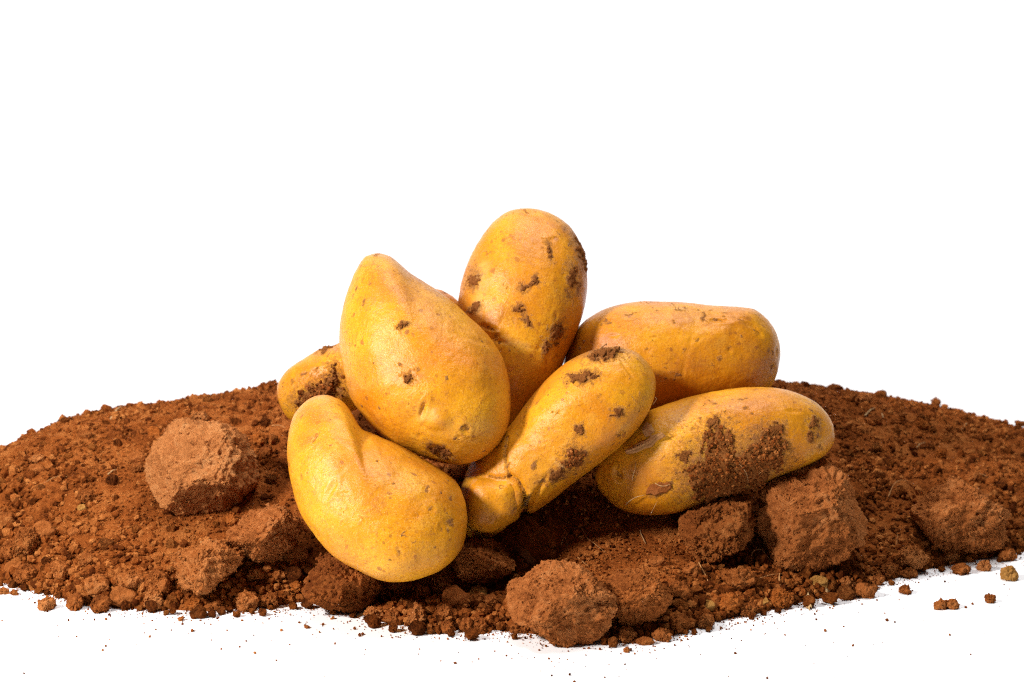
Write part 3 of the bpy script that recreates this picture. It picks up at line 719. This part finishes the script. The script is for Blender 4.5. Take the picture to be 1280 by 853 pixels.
MID = [
 (33,678,32,36,'dark',0,'blocky dark clod with straight edges on the slope near the frame edge'),
 (11,688,16,28,'clod',0,'narrow upright clod at the frame edge beside the blocky dark one'),
 (55,664,26,28,'flake',1,'smooth tan clay chip leaning against the blocky dark clod'),
 (92,665,16,12,'flake',1,'little flat tan chip alone on fine soil to the right of the leaning chip'),
 (7,649,20,17,'dark',0,'dark lump cut off by the frame, above the narrow upright clod'),
 (18,709,28,16,'flake',1,'pale flat slab at the toe of the heap by the frame edge'),
 (32,717,26,24,'clod',0,'rough lump directly beneath the pale flat slab'),
 (76,713,24,25,'clod',0,'knobbly clod standing between the pale slab and the dark thin ledge'),
 (111,700,22,14,'dark',0,'dark thin ledge of earth casting a black gap on the lower slope'),
 (120,734,28,28,'clod',0,'squarish clod just above the round crumb beside the smooth-faced chip'),
 (161,726,34,24,'clod',0,'wide lumpy clod sitting above the smooth-faced chip'),
 (125,756,23,23,'clod',0,'round crumb on the paper line, immediately beside the smooth-faced chip'),
 (153,746,32,28,'flake',1,'smooth-faced tan clay chip at the toe, largest chip of the fringe'),
 (192,749,22,23,'clod',0,'angular clod at the toe below the wide block of crumbled earth'),
 (93,754,20,20,'clod',0,'double lump poking out onto the paper beside the lone crumb'),
 (58,756,20,17,'clod',0,'lone rough crumb lying clear on the white paper in front of the lumps'),
 (197,729,34,28,'clod',0,'wide block of crumbled earth next to the clod carrying the straw'),
 (243,756,21,18,'orange',0,'bright orange cube-like crumb at the toe beneath the straw-topped clod'),
 (268,756,17,16,'clod',0,'small round crumb right beside the bright orange cube-like crumb'),
 (308,754,29,23,'clod',0,'clod with greyish spots on the paper line below the wedge-shaped clod'),
 (338,752,23,20,'dark',0,'dark rounded clod on the paper line beside the grey-spotted one'),
 (320,718,23,15,'dark',0,'dark lump in the shadow under the wedge-shaped clod'),
 (349,720,23,16,'dark',0,'longish lump in shadow between wedge-shaped clod and pitted clod'),
 (371,694,31,22,'dark',1,'smooth dark stone in the shade against the bent potato'),
 (370,735,11,17,'orange',0,'thin upright orange bit beside the pitted clod'),
 (107,621,18,13,'dark',0,'brown nodule halfway down the open slope above a pale yellow bit'),
 (102,636,12,11,'ochre',1,'pale yellow bit just below the brown nodule'),
 (289,651,20,14,'orange',0,'orange lump between the pale dusty clod and the wedge-shaped clod'),
 (106,543,18,13,'dark',1,'dark block shining high on the slope below the silhouette'),
 (45,586,20,12,'flake',1,'oval pinkish pebble on the high slope near the frame edge'),
 (49,574,22,10,'clod',0,'flat lump resting directly above the oval pinkish pebble'),
 (171,572,21,14,'flake',1,'smooth domed chip beside the upper edge of the pale dusty clod'),
 (172,585,17,13,'dark',0,'dark slanting chip touching the pale dusty clod under the domed chip'),
 (193,543,16,20,'orange',1,'tall smooth orange chip behind the pale dusty clod'),
 (249,521,24,13,'clod',0,'rough lump peeking over the top of the pale dusty clod'),
 (341,480,13,10,'clod',0,'round crumb on the skyline touching the half-hidden potato'),
 (323,550,15,18,'orange',0,'orange nodule on the slope between pale dusty clod and bent potato'),
 (332,566,16,15,'clod',0,'brown nodule right under the orange nodule'),
 (495,733,30,19,'dark',1,'smooth dark stone under the round end of the bent potato'),
 (553,733,23,25,'dark',0,'craggy dark lump behind the star-shaped tan chip'),
 (569,749,32,29,'flake',1,'star-shaped flat tan clay chip facing out at the toe'),
 (530,741,19,17,'clod',0,'small peaked lump between the smooth dark stone and the craggy one'),
 (468,769,23,19,'clod',0,'clod on the paper line beneath the pitted clod'),
 (490,770,23,17,'dark',0,'dark clod on the paper line just beyond the pitted clod'),
 (523,774,19,32,'clod',0,'tall stacked-looking lump on the paper line, pitted like a sponge'),
 (556,764,23,18,'clod',0,'round lump below the star-shaped chip'),
 (559,785,18,17,'clod',0,'boxy crumb on the paper line straight below the star-shaped chip'),
 (583,783,14,20,'clod',0,'first of twin upright crumbs on the paper, nearer the boxy crumb'),
 (600,783,18,20,'clod',0,'second of twin upright crumbs on the paper, nearer the big front clod'),
 (598,739,24,13,'ochre',0,'ochre oval lump below the layered clod'),
 (594,750,20,13,'clod',0,'brown oval lump lying under the ochre one'),
 (613,753,18,20,'dark',0,'dark rounded lump behind the big smooth-faced front clod'),
 (648,785,20,15,'clod',0,'crumb half under the left side of the big front clod'),
 (784,793,21,24,'dark',0,'dark clod on the paper beneath the small rough clod'),
 (806,802,25,11,'dark',1,'flat dark sliver lying forward on the white paper'),
 (828,795,25,15,'flake',0,'reddish brick-like clod beside the flat dark sliver'),
 (848,779,24,24,'clod',0,'large round crumb behind the reddish brick-like clod'),
 (881,778,17,18,'clod',0,'wedge crumb where the heap edge steps back from the paper'),
 (849,742,29,24,'clod',0,'rounded clod beside the small rough clod, on the open crumb bed'),
 (822,702,22,15,'flake',1,'flat tan chip on the dark crumbs in front of the muddy potato'),
 (913,755,26,27,'orange',0,'brightest orange rounded crumb sitting on the heap edge'),
 (934,763,25,18,'dark',0,'dark lump on the paper line beside the brightest orange crumb'),
 (978,751,26,25,'orange',0,'second orange spongy crumb, nearer the square-cut clod'),
 (923,723,42,27,'clod',0,'broad knobbly clod below the dark flat-topped one'),
 (885,758,19,15,'ochre',1,'pale tan flake lying on the crumbs by the brightest orange crumb'),
 (864,711,18,17,'flake',0,'squarish reddish lump under the dark flat-topped clod'),
 (957,753,8,12,'ochre',1,'thin greenish-yellow chip between the two orange crumbs'),
 (1024,729,24,18,'ochre',1,'ochre-yellow stone block below the square-cut clod'),
 (1080,739,28,21,'flake',0,'smooth red-brown lump jutting onto the paper beyond the ochre stone'),
 (1057,729,22,15,'clod',0,'brown lump between the ochre stone and the smooth red-brown lump'),
 (1096,726,17,15,'dark',0,'dark round crumb tucked behind the smooth red-brown lump'),
 (1139,697,40,29,'clod',0,'jagged clod on the lower slope just under the flat ledge-shaped clod'),
 (1135,717,20,13,'dark',0,'dark lump under the jagged clod on the paper line'),
 (1109,711,23,16,'dark',0,'dull brown lump leaning on the jagged clod'),
 (1187,695,17,16,'clod',0,'round crumb beneath the ledge-shaped clod'),
 (1201,712,22,14,'clod',0,'oval crumb at the paper line beneath the ledge-shaped clod'),
 (1230,708,16,14,'clod',0,'orange-lit crumb on the paper line nearest the lone olive pebble'),
 (1258,694,20,17,'clod',0,'crumb on the toe directly above the lone olive pebble'),
 (1044,484,16,9,'flake',1,'pinkish chip on the skyline ridge above the muddy potato tip'),
 (1061,496,19,13,'clod',0,'knob below the pinkish chip on the ridge'),
 (1081,497,17,14,'clod',0,'upright knob beside its neighbour under the pinkish chip'),
 (1169,504,12,12,'dark',0,'dark knob sticking up from the far ridge skyline'),
 (1128,517,10,15,'flake',0,'pale upright chip on the upper far slope'),
 (1097,526,15,13,'clod',0,'rounded nodule just under the white straw bit on the far slope'),
 (1153,531,15,12,'orange',0,'orange nodule on the upper far slope right of the pale upright chip'),
 (1177,568,11,14,'orange',0,'orange chip in the middle of the far slope'),
 (1215,596,13,13,'clod',0,'tan chip above the ledge-shaped clod'),
 (1261,718,24,18,'ochre',0,'lone olive-brown pebble lying apart on white paper'),
 (1131,738,13,11,'clod',0,'small brown grain on the paper in front of the jagged clod'),
 (1176,757,15,11,'clod',0,'flatter grain of the touching pair out on the paper'),
 (1190,756,13,12,'clod',0,'rounder grain of the touching pair out on the paper'),
 (1238,749,13,11,'dark',0,'lone dark grain on paper below the olive pebble'),
 (1276,530,12,9,'dark',0,'dark grain on the skyline at the frame edge'),
 (18,741,10,8,'dark',0,'tiny dark grain on paper between the frame edge and the lone rough crumb'),
 (4,740,12,9,'clod',0,'little grain on paper cut by the frame edge'),
 (225,774,7,7,'clod',0,'tiny grain on the paper below the straw-topped clod'),
 (384,784,10,6,'flake',0,'tiny pinkish chip on the paper below the pitted clod'),
 (784,813,7,7,'clod',0,'tiny grain on the paper just below the dark clod by the front clod'),
]
MC = {'lit': 'clods and chips around the heap'}
for k, (cx, cy, w, h, mk, fl, lab) in enumerate(MID):
    mkk = 'clod' if mk == 'flake' and not fl else mk
    mat = cm['flake'] if mk == 'flake' else cm[mk]
    nm = 'clay_chip' if fl and mk == 'flake' else ('stone' if mk == 'ochre' else 'soil_clod')
    o = small(cx, cy, w, h, mk, lab, {'clay_chip': 'clay chips on the heap', 'stone': 'yellowish stones on the heap', 'soil_clod': 'middling clods around the heap'}[nm],
              400 + k, bool(fl), nm, {'clay_chip': 'clay chip', 'stone': 'pebble', 'soil_clod': 'soil clod'}[nm], n=20 if max(w, h) > 20 else 13)

# ------------------------------------------------------------------ small crumbs: shared shapes, each its own object
def in_poly(x, y, poly):
    c = False; j = len(poly) - 1
    for i in range(len(poly)):
        xi, yi = poly[i]; xj, yj = poly[j]
        if (yi > y) != (yj > y) and x < (xj - xi) * (y - yi) / (yj - yi) + xi: c = not c
        j = i
    return c
def blocked(x, y, pad=0):
    for P in SOLIDS:
        if in_poly(x, y, P) or (pad and in_poly(x, y - pad, P)): return True
    return False

shapes = []
for k in range(18):
    D_, F = cubesphere(9)
    rr = np.random.RandomState(900 + k)
    q = D_.copy()
    for _ in range(6):
        v = rr.normal(size=3); v /= np.linalg.norm(v)
        q = q - v * (np.maximum(q @ v - rr.uniform(.6, .85), 0) * 0.9)[:, None]
    q = q * rr.uniform(0.75, 1.15, 3)
    h = 0.22 * fbm(q + k, 1.3, 2, k) + 0.14 * fbm(q + k, 3.6, 2, k + 3)
    q = q + D_ * h[:, None]
    me = bpy.data.meshes.new('soil_crumb')
    me.from_pydata([tuple(v) for v in q], [], [tuple(int(i) for i in f) for f in F])
    me.polygons.foreach_set('use_smooth', np.ones(len(F), bool))
    me.update()
    shapes.append(me)
# the shared shapes are unit sized, so their grain is set for that scale
def crumb_mat(name, d, m_, l):
    m, nt, nodes, L, B = new_mat(name)
    co = nodes.new('ShaderNodeTexCoord').outputs['Object']
    oi = nodes.new('ShaderNodeObjectInfo').outputs['Random']
    f = mth(nt, 'ADD', noise(nt, co, 2.6, 5, 0.7), mth(nt, 'MULTIPLY', mth(nt, 'SUBTRACT', oi, 0.5), 0.30))
    L.new(ramp(nt, f, [(0.32, d), (0.52, m_), (0.76, l)]), B.inputs['Base Color'])
    B.inputs['Roughness'].default_value = 0.95; B.inputs['Specular IOR Level'].default_value = 0.03
    b = N(nt, 'ShaderNodeBump', Strength=1.0, Distance=0.35)
    L.new(noise(nt, co, 4.5, 5, 0.75), b.inputs['Height']); L.new(b.outputs[0], B.inputs['Normal'])
    return m
CR = [crumb_mat('crumb_earth', (0.17, 0.039, 0.008), (0.45, 0.116, 0.021), (0.68, 0.235, 0.056)),
      crumb_mat('orange_crumb_earth', (0.26, 0.062, 0.012), (0.56, 0.150, 0.026), (0.70, 0.24, 0.056)),
      crumb_mat('dark_crumb_earth', (0.13, 0.031, 0.007), (0.34, 0.088, 0.018), (0.54, 0.185, 0.046))]
for i, me in enumerate(shapes): me.materials.append(CR[(0, 0, 1, 0, 2, 0)[i % 6]])

def front_py(x): return float(np.interp(x, [p[0] for p in FRONT], [p[1] for p in FRONT]))
ZONES = [
 (-5, 215, 'small red-brown crumb in the toe fringe around the smooth-faced tan chip', 'crumbs of the fringe around the smooth-faced chip'),
 (215, 400, 'small red-brown crumb in the toe fringe below the straw-topped and wedge-shaped clods', 'crumbs of the fringe below the straw-topped clod'),
 (400, 640, 'small red-brown crumb in the toe fringe around the star-shaped tan chip', 'crumbs of the fringe around the star-shaped chip'),
 (640, 860, 'small red-brown crumb close around the big smooth-faced front clod', 'crumbs around the front clod'),
 (860, 1060, 'small red-brown crumb in the coarse bed between the dark flat-topped clod and the paper', 'crumbs below the flat-topped clod'),
 (1060, 1285, 'small red-brown crumb in the thin fringe below the ledge-shaped clod', 'crumbs of the fringe below the ledge-shaped clod'),
]
placed = []
def try_place(x, y, d, gap=0.40):
    for (a, b, e) in placed:
        if abs(a - x) < (d + e) * gap and abs(b - y) < (d + e) * gap * 0.8: return False
    placed.append((x, y, d)); return True
def put_crumb(x, y, d, label, group):
    g = hit(x, y + d * 0.2)
    o = bpy.data.objects.new('soil_crumb', rnd.choice(shapes))
    r = d / 2 * S
    o.location = (g[0], g[1] + r * 0.2, max(g[2] + r * 0.35, r * 0.72))
    o.scale = (r, r, r)
    o.rotation_euler = (rnd.uniform(0, 6.28), rnd.uniform(0, 6.28), rnd.uniform(0, 6.28))
    scene.collection.objects.link(o)
    tag(o, label, 'soil crumb', group)
for (cx, cy, w, h, *_r) in MID: placed.append((cx, cy, (w + h) / 2 * 0.8))
cnt = 0; tries = 0
while cnt < 225 and tries < 9000:
    tries += 1
    x = rnd.uniform(0, 1280)
    band = 44 if x < 640 else (70 if 820 < x < 1050 else 40)
    y = front_py(x) + rnd.uniform(0, 9) - (rnd.random() ** 1.2) * band
    d = 8.5 + 15 * rnd.random() ** 1.8
    if blocked(x, y) or not try_place(x, y, d): continue
    z = next(z for z in ZONES if z[0] <= x < z[1])
    put_crumb(x, y, d, z[2], z[3]); cnt += 1
cnt = 0; tries = 0
SL = {'l': ('small nodule of earth on the open slope surrounding the pale dusty clod', 'nodules on the slope round the pale dusty clod'),
      'r': ('small nodule of earth on the open slope above the ledge-shaped and square-cut clods', 'nodules on the slope above the ledge-shaped clod')}
while cnt < 70 and tries < 5000:
    tries += 1
    x = rnd.choice([rnd.uniform(0, 350), rnd.uniform(1040, 1280)])
    top = float(np.interp(x, [p[0] for p in SIL], [p[1] for p in SIL]))
    y = rnd.uniform(top + 2, front_py(x) - 45)
    d = 9 + 9 * rnd.random() ** 1.6
    if blocked(x, y) or not try_place(x, y, d, 0.6): continue
    lab, grp = SL['l' if x < 600 else 'r']
    put_crumb(x, y, d, lab, grp); cnt += 1

# ------------------------------------------------------------------ countless fine crumbs: one mass
def scatter(NC, y1, weight):
    x = rs.uniform(-0.36, 0.38, NC); y = rs.uniform(-0.14, y1, NC)
    q = np.stack([x, y, np.zeros_like(x)], 1)
    z = H(x, y)
    cz = np.clip(0.5 + 0.9 * fbm(q, 16, 3, 40), 0.1, 1)
    yf = np.interp(x, FE[:, 0], FE[:, 1])
    toe = np.exp(-((y - yf) / 0.030) ** 2)
    ok = (z > 0.0002) & (rs.rand(NC) < weight(cz, toe)) 
    return [a[ok] for a in (x, y, z, cz, toe)]
x, y, z, cz, toe = scatter(62000, 0.315, lambda c, t: np.clip(0.25 + 0.6 * c + 0.5 * t, 0, 1))
r = 0.0006 + np.abs(rs.normal(0, 1, len(x))) * (0.00025 + 0.00060 * cz + 0.0005 * toe)
r = np.where(rs.rand(len(x)) < 0.035, rs.uniform(0.0016, 0.0034, len(x)), r)
r = np.clip(r, 0.0003, 0.0034)
x2, y2, z2, _, toe2 = scatter(40000, 0.12, lambda c, t: np.clip((t - 0.3) * 0.9, 0, 1))
r2 = rs.uniform(0.0008, 0.0026, len(x2)) 
x = np.concatenate([x, x2]); y = np.concatenate([y, y2]); r = np.concatenate([r, r2])
z = np.concatenate([z, z2 + rs.uniform(0, 0.0015, len(x2))])
z = z + r * rs.uniform(-0.1, 0.6, len(x))
crumb_mass('loose_soil', x, y, z, r, 'countless fine crumbs of red-brown earth covering the heap', 'soil')
x, y, z, cz, toe = scatter(80000, 0.30, lambda c, t: 0.8 + 0 * c)
r = rs.uniform(0.0003, 0.0009, len(x))
crumb_mass('fine_soil', x, y, z + r * 0.3, r, 'finest grains of red-brown earth filling the gaps between crumbs', 'soil', octa=True)
# specks scattered on the paper in front
n = 4200
u = rs.uniform(-20, 1300, n); d = np.abs(rs.normal(0, 7, n)) - 2; mid = rs.rand(n) < 0.085; d = np.where(mid, np.abs(rs.normal(0, 28, n)), d); far = rs.rand(n) < 0.03; d = np.where(far, rs.uniform(4, 120, n), d)
fp = np.interp(u, [p[0] for p in FRONT], [p[1] for p in FRONT]) + d
g = ray(u, fp); tt = -CAM[2] / g[:, 2]; P = CAM + g * tt[:, None]
r = np.clip(np.abs(rs.normal(0, 1, n)) * np.where(mid | far, 0.00040, 0.00018) + 0.00012, 0, 0.0010) * np.where(d > 60, 0.8, 1)
crumb_mass('soil_specks', P[:, 0], P[:, 1], r * 0.6, r, 'tiny dark specks of soil scattered over the white paper before the heap', 'soil specks')

# ------------------------------------------------------------------ roots, straws and leaf bits
def tube(name, pts3, rad, mat, sides=7, flat=1.0):
    P = np.array(pts3, float); m_ = len(P)
    t = np.linspace(0, m_ - 1, m_ * 6)
    Q = []
    for a in t:
        i = min(int(a), m_ - 2); f = a - i
        p0, p1, p2, p3 = P[max(i - 1, 0)], P[i], P[i + 1], P[min(i + 2, m_ - 1)]
        Q.append(0.5 * (2 * p1 + (p2 - p0) * f + (2 * p0 - 5 * p1 + 4 * p2 - p3) * f * f + (3 * p1 - p0 - 3 * p2 + p3) * f ** 3))
    Q = np.array(Q); T = np.gradient(Q, axis=0); T /= np.linalg.norm(T, axis=1)[:, None] + 1e-12
    upv = np.array([0.1, -0.6, 0.8]); A_ = np.cross(T, upv); A_ /= np.linalg.norm(A_, axis=1)[:, None] + 1e-12; B2 = np.cross(T, A_)
    k = len(Q); rr = rad * (1 - 0.55 * np.linspace(0, 1, k)) * (1 + 0.2 * np.sin(np.linspace(0, 19, k)))
    an = np.arange(sides) / sides * 2 * math.pi
    V = Q[:, None] + rr[:, None, None] * (np.cos(an)[None, :, None] * A_[:, None] + flat * np.sin(an)[None, :, None] * B2[:, None])
    V = V.reshape(-1, 3); F = []
    for i in range(k - 1):
        for j in range(sides):
            F.append((i * sides + j, i * sides + (j + 1) % sides, (i + 1) * sides + (j + 1) % sides, (i + 1) * sides + j))
    V = np.concatenate([V, Q[:1], Q[-1:]]); a0 = k * sides; a1 = a0 + 1
    for j in range(sides):
        F.append((a0, (j + 1) % sides, j, a0)); F.append((a1, (k - 1) * sides + j, (k - 1) * sides + (j + 1) % sides, a1))
    F4 = [f for f in F if f[0] != f[3]]; F3 = [f[:3] for f in F if f[0] == f[3]]
    o0 = V.mean(0)
    me = bpy.data.meshes.new(name); me.from_pydata([tuple(v - o0) for v in V], [], [tuple(f) for f in F4 + F3])
    me.polygons.foreach_set('use_smooth', np.ones(len(F4) + len(F3), bool)); me.materials.append(mat); me.update()
    o = bpy.data.objects.new(name, me); o.location = o0; scene.collection.objects.link(o)
    return o
def ground_line(pp, lift=1.2):
    out = []
    for i, q in enumerate(pp):
        g = hit(q[0], q[1]); l = (q[2] if len(q) > 2 else lift) * S
        out.append(g + np.array([0, -0.0004, l]))
    return out
FIB = [
 ('straw', [(139,525),(146,515),(153,506)], 2.6, 'straw', 'short thick pale straw on the high slope near the skyline', 3, 'straw'),
 ('straw', [(135,594),(141,590),(146,588)], 1.6, 'straw', 'small bright straw bit on the slope left of the dark slanting chip', 2, 'straw'),
 ('root_fibre', [(50,609),(62,602),(75,597),(84,597)], 1.1, 'root', 'thin pale root lying across the open slope under the oval pebble', 2.5, 'root'),
 ('root_fibre', [(80,511),(88,513),(99,512)], 1.1, 'dark', 'dark bent twig sticking out of the skyline ridge', 4, 'twig'),
 ('root_fibre', [(340,533),(350,534),(359,537)], 1.1, 'root', 'short root fibre beside the neck of the bent potato', 2.5, 'root'),
 ('straw', [(208,697),(225,693),(245,688)], 1.2, 'straw', 'thin straw lying along the top edge of the crumbly clod', 3.5, 'straw'),
 ('straw', [(1081,521),(1088,515),(1094,511)], 1.8, 'straw', 'whitish straw bit on the far slope above the muddy potato tip', 3, 'straw'),
 ('straw', [(1102,518),(1104,523)], 1.6, 'straw', 'very short straw stub beside the whitish straw bit', 2.5, 'straw'),
 ('root_fibre', [(1145,562),(1150,557),(1157,554)], 1.2, 'straw', 'curled pale fibre in the middle of the far slope', 2.5, 'root'),
 ('root_fibre', [(1220,592),(1232,597),(1243,606)], 0.9, 'root', 'thin root running down above the ledge-shaped clod', 2.5, 'root'),
 ('root_fibre', [(1073,599),(1078,606)], 0.8, 'straw', 'hair-thin fibre behind the top of the square-cut clod', 2.5, 'root'),
 ('root_fibre', [(1110,624),(1118,614),(1130,610),(1148,611)], 1.1, 'root', 'arched root over the soil between the square-cut and ledge-shaped clods', 6, 'root'),
 ('root_fibre', [(1112,661),(1121,668),(1121,678),(1119,688)], 0.9, 'root', 'wiggly hanging root on the dark slope beside the jagged clod', 3, 'root'),
 ('root_fibre', [(872,702),(878,716),(884,728),(886,734)], 1.9, 'root', 'stout brown root poking down below the dark flat-topped clod', 4, 'root'),
 ('root_fibre', [(905,697),(915,690),(922,684)], 1.1, 'dark', 'dark twig leaning on the base of the dark flat-topped clod', 3, 'twig'),
 ('root_fibre', [(938,704),(941,699),(952,697),(963,703)], 1.2, 'root', 'arching fibre beside the foot of the square-cut clod', 5, 'root'),
 ('root_fibre', [(945,727),(960,724),(974,722),(984,720)], 1.0, 'root', 'level root across crumbs above the orange spongy crumb', 5, 'root'),
 ('root_fibre', [(975,737),(974,725),(977,714)], 2.2, 'root', 'upright peeling root stub above the orange spongy crumb', 5, 'root'),
 ('root_fibre', [(800,664),(802,672),(807,681)], 1.1, 'straw', 'pale forked fibre on dark soil under the muddy potato', 3, 'root'),
 ('root_fibre', [(727,661),(733,674),(744,683),(757,692)], 0.9, 'root', 'long thin root on the shaded fine soil under the slanting potato', 3, 'root'),
 ('root_fibre', [(701,683),(705,674),(708,679),(710,688)], 0.8, 'straw', 'tiny pale hooked fibre on the shaded soil near the long thin root', 3, 'root'),
 ('root_fibre', [(722,698),(730,706),(736,710)], 0.8, 'root', 'short root just behind the top of the big front clod', 3, 'root'),
 ('root_fibre', [(1208,530),(1200,540)], 1.0, 'straw', 'short pale fibre near the far skyline', 3, 'root'),
 ('root_fibre', [(1076,470),(1076,480)], 0.6, 'root', 'hair-thin upright fibre standing on the far ridge', 3, 'root'),
]
fm = {'straw': M_STRAW, 'root': M_ROOT, 'dark': M_DARKTWIG}
for nm, pp, w, mk, lab, lift, cat in FIB:
    g = ground_line([(q[0], q[1], lift * (0.5 if i in (0, len(pp) - 1) else 1)) for i, q in enumerate(pp)])
    if 'arch' in lab:
        for i in range(1, len(g) - 1): g[i] = g[i] + np.array([0, 0, 0.002])
    o = tube(nm, g, w * S * 0.6, fm[mk]); tag(o, lab, cat, 'roots and straws on the heap')

def on_lump(L_, px, py, lift):
    u = np.array([(px - L_.cpx[0]) * L_.pix]); v = np.array([-(py - L_.cpx[1]) * L_.pix])
    p, n_ = L_.local(L_.from_uv(u, v))
    return L_.world(p + n_ * lift)[0]
STUCK = [
 (LI, [(788,597),(790,590),(793,580),(792,572)], 1.0, 'straw', 'thin upright fibre stuck to the shaded end of the muddy potato'),
 (LI, [(781,629),(786,623),(794,617),(803,615)], 1.3, 'straw', 'curved pale fibre stuck low on the muddy potato'),
 (LI, [(815,600),(824,603),(834,601)], 1.0, 'straw', 'small pale thread beside the papery flake on the muddy potato'),
 (LI, [(813,642),(816,632),(819,622)], 0.8, 'straw', 'fine thread at the underside of the muddy potato'),
 (LI, [(909,573),(918,578),(925,588),(930,600)], 1.0, 'straw', 'root hair curling over the dark mud patch'),
 (LI, [(935,595),(944,586),(953,582)], 0.9, 'root', 'short root hair at the edge of the dark mud patch'),
 (LG, [(749,437),(756,432),(759,426),(761,424)], 1.8, 'root', 'orange root tip on the shoulder soil of the slanting potato'),
 (LG, [(816,497),(819,499),(822,502)], 1.2, 'straw', 'tiny skin barb at the rim of the slanting potato'),
 (LA, [(452,703),(453,700),(452,697)], 0.9, 'straw', 'hair root under the belly of the bent potato'),
]
for L_, pp, w, mk, lab in STUCK:
    g = [on_lump(L_, x_, y_, 0.0008 + (0.0010 if 0 < i < len(pp) - 1 else 0)) for i, (x_, y_) in enumerate(pp)]
    o = tube('root_fibre', g, w * S * 0.5, fm[mk]); tag(o, lab, 'root', 'root hairs stuck on potatoes')

def leaf(name, corners, mat, lab, cat, thick=0.00025, curl=0.0008, group=None):
    """a thin bent scrap through given points; corners = 4 world points (a, b along; c, d back)"""
    a, b, c, d = [np.array(q) for q in corners]
    nu, nv = 14, 7; V = []
    nrm = np.cross(b - a, d - a); nrm /= np.linalg.norm(nrm)
    seed = rnd.randint(0, 99)
    for side in (0, 1):
        for i in range(nu + 1):
            for j in range(nv + 1):
                u, v = i / nu, j / nv
                vv = 0.5 + (v - 0.5) * (0.45 + 0.55 * math.sin(math.pi * min(max(u * 0.9 + 0.08, 0), 1)) + 0.16 * math.sin(u * 17 + seed) * (1 if v > .5 else -1))
                p = (a * (1 - u) + b * u) * (1 - vv) + (d * (1 - u) + c * u) * vv
                p = p + nrm * (curl * math.sin(v * math.pi) + curl * 0.7 * math.sin(u * 7 + seed) + curl * .3 * math.sin(v * 15) - side * thick)
                V.append(p)
    W = nv + 1; K = (nu + 1) * W; F = []
    for i in range(nu):
        for j in range(nv):
            q = i * W + j; F.append((q, q + W, q + W + 1, q + 1)); F.append((K + q + 1, K + q + W + 1, K + q + W, K + q))
    for i in range(nu):
        q = i * W; F.append((q, K + q, K + q + W, q + W)); q = i * W + nv; F.append((q + W, K + q + W, K + q, q))
    for j in range(nv):
        q = j; F.append((q + 1, K + q + 1, K + q, q)); q = nu * W + j; F.append((q, K + q, K + q + 1, q + 1))
    V = np.array(V)
    o = mesh_obj(name, V, F, mat, origin=V.mean(0)); tag(o, lab, cat, group)
    return o
def gl(px, py, l): return hit(px, py) + np.array([0, -0.0005, l * S])
leaf('dry_leaf', [on_lump(LI, 786, 568, .0015), on_lump(LI, 832, 545, .0022), on_lump(LI, 826, 538, .0030), on_lump(LI, 783, 560, .0025)], M_ROOT, 'curled brown dry leaf scrap caught between the slanting and muddy potatoes', 'leaf', curl=.0014)
leaf('dry_leaf', [on_lump(LI, 806, 546, .0020), on_lump(LI, 820, 541, .0026), on_lump(LI, 815, 528, .0035), on_lump(LI, 806, 532, .0035)], M_ROOT, 'small upright dry husk above the curled brown leaf scrap', 'leaf', curl=.0008)
leaf('skin_flake', [on_lump(LI, 804, 617, .0006), on_lump(LI, 838, 610, .0006), on_lump(LI, 832, 596, .0010), on_lump(LI, 807, 602, .0010)], M_FLAKE, 'thin papery skin flake low on the muddy potato', 'skin flake', curl=.0003)
leaf('dry_leaf', [gl(252, 690, 5), gl(268, 688, 5), gl(266, 678, 4), gl(251, 680, 4)], M_ROOT, 'pale crumpled dry leaf at the end of the straw on the crumbly clod', 'leaf', curl=.0010)
leaf('dry_leaf', [gl(268, 687, 6), gl(285, 685, 6), gl(281, 679, 4), gl(270, 681, 4)], M_ROOT, 'second pale leaf scrap touching the wedge-shaped clod', 'leaf', curl=.0008)
leaf('dry_leaf', [gl(1007, 762, 2), gl(1016, 764, 2), gl(1012, 745, 6), gl(1005, 748, 6)], M_STRAW, 'tan leaf scrap hanging over the heap edge onto the paper', 'leaf', curl=.0008)
leaf('bark_curl', [gl(640, 690, 3), gl(666, 712, 4), gl(672, 705, 7), gl(646, 685, 7)], M_DARKTWIG, 'curled brown bark strip between the layered clod and the front clod', 'bark', curl=.0016)
leaf('dry_leaf', [gl(1028, 736, 7), gl(1036, 733, 8), gl(1040, 744, 5), gl(1030, 746, 5)], M_STRAW, 'little pale scrap beside the ochre-yellow stone', 'leaf', curl=.0006)

if False: print('TRIS', sum(len(m.polygons) * 2 if len(m.polygons) and len(m.polygons[0].vertices) == 4 else len(m.polygons) for m in bpy.data.meshes))
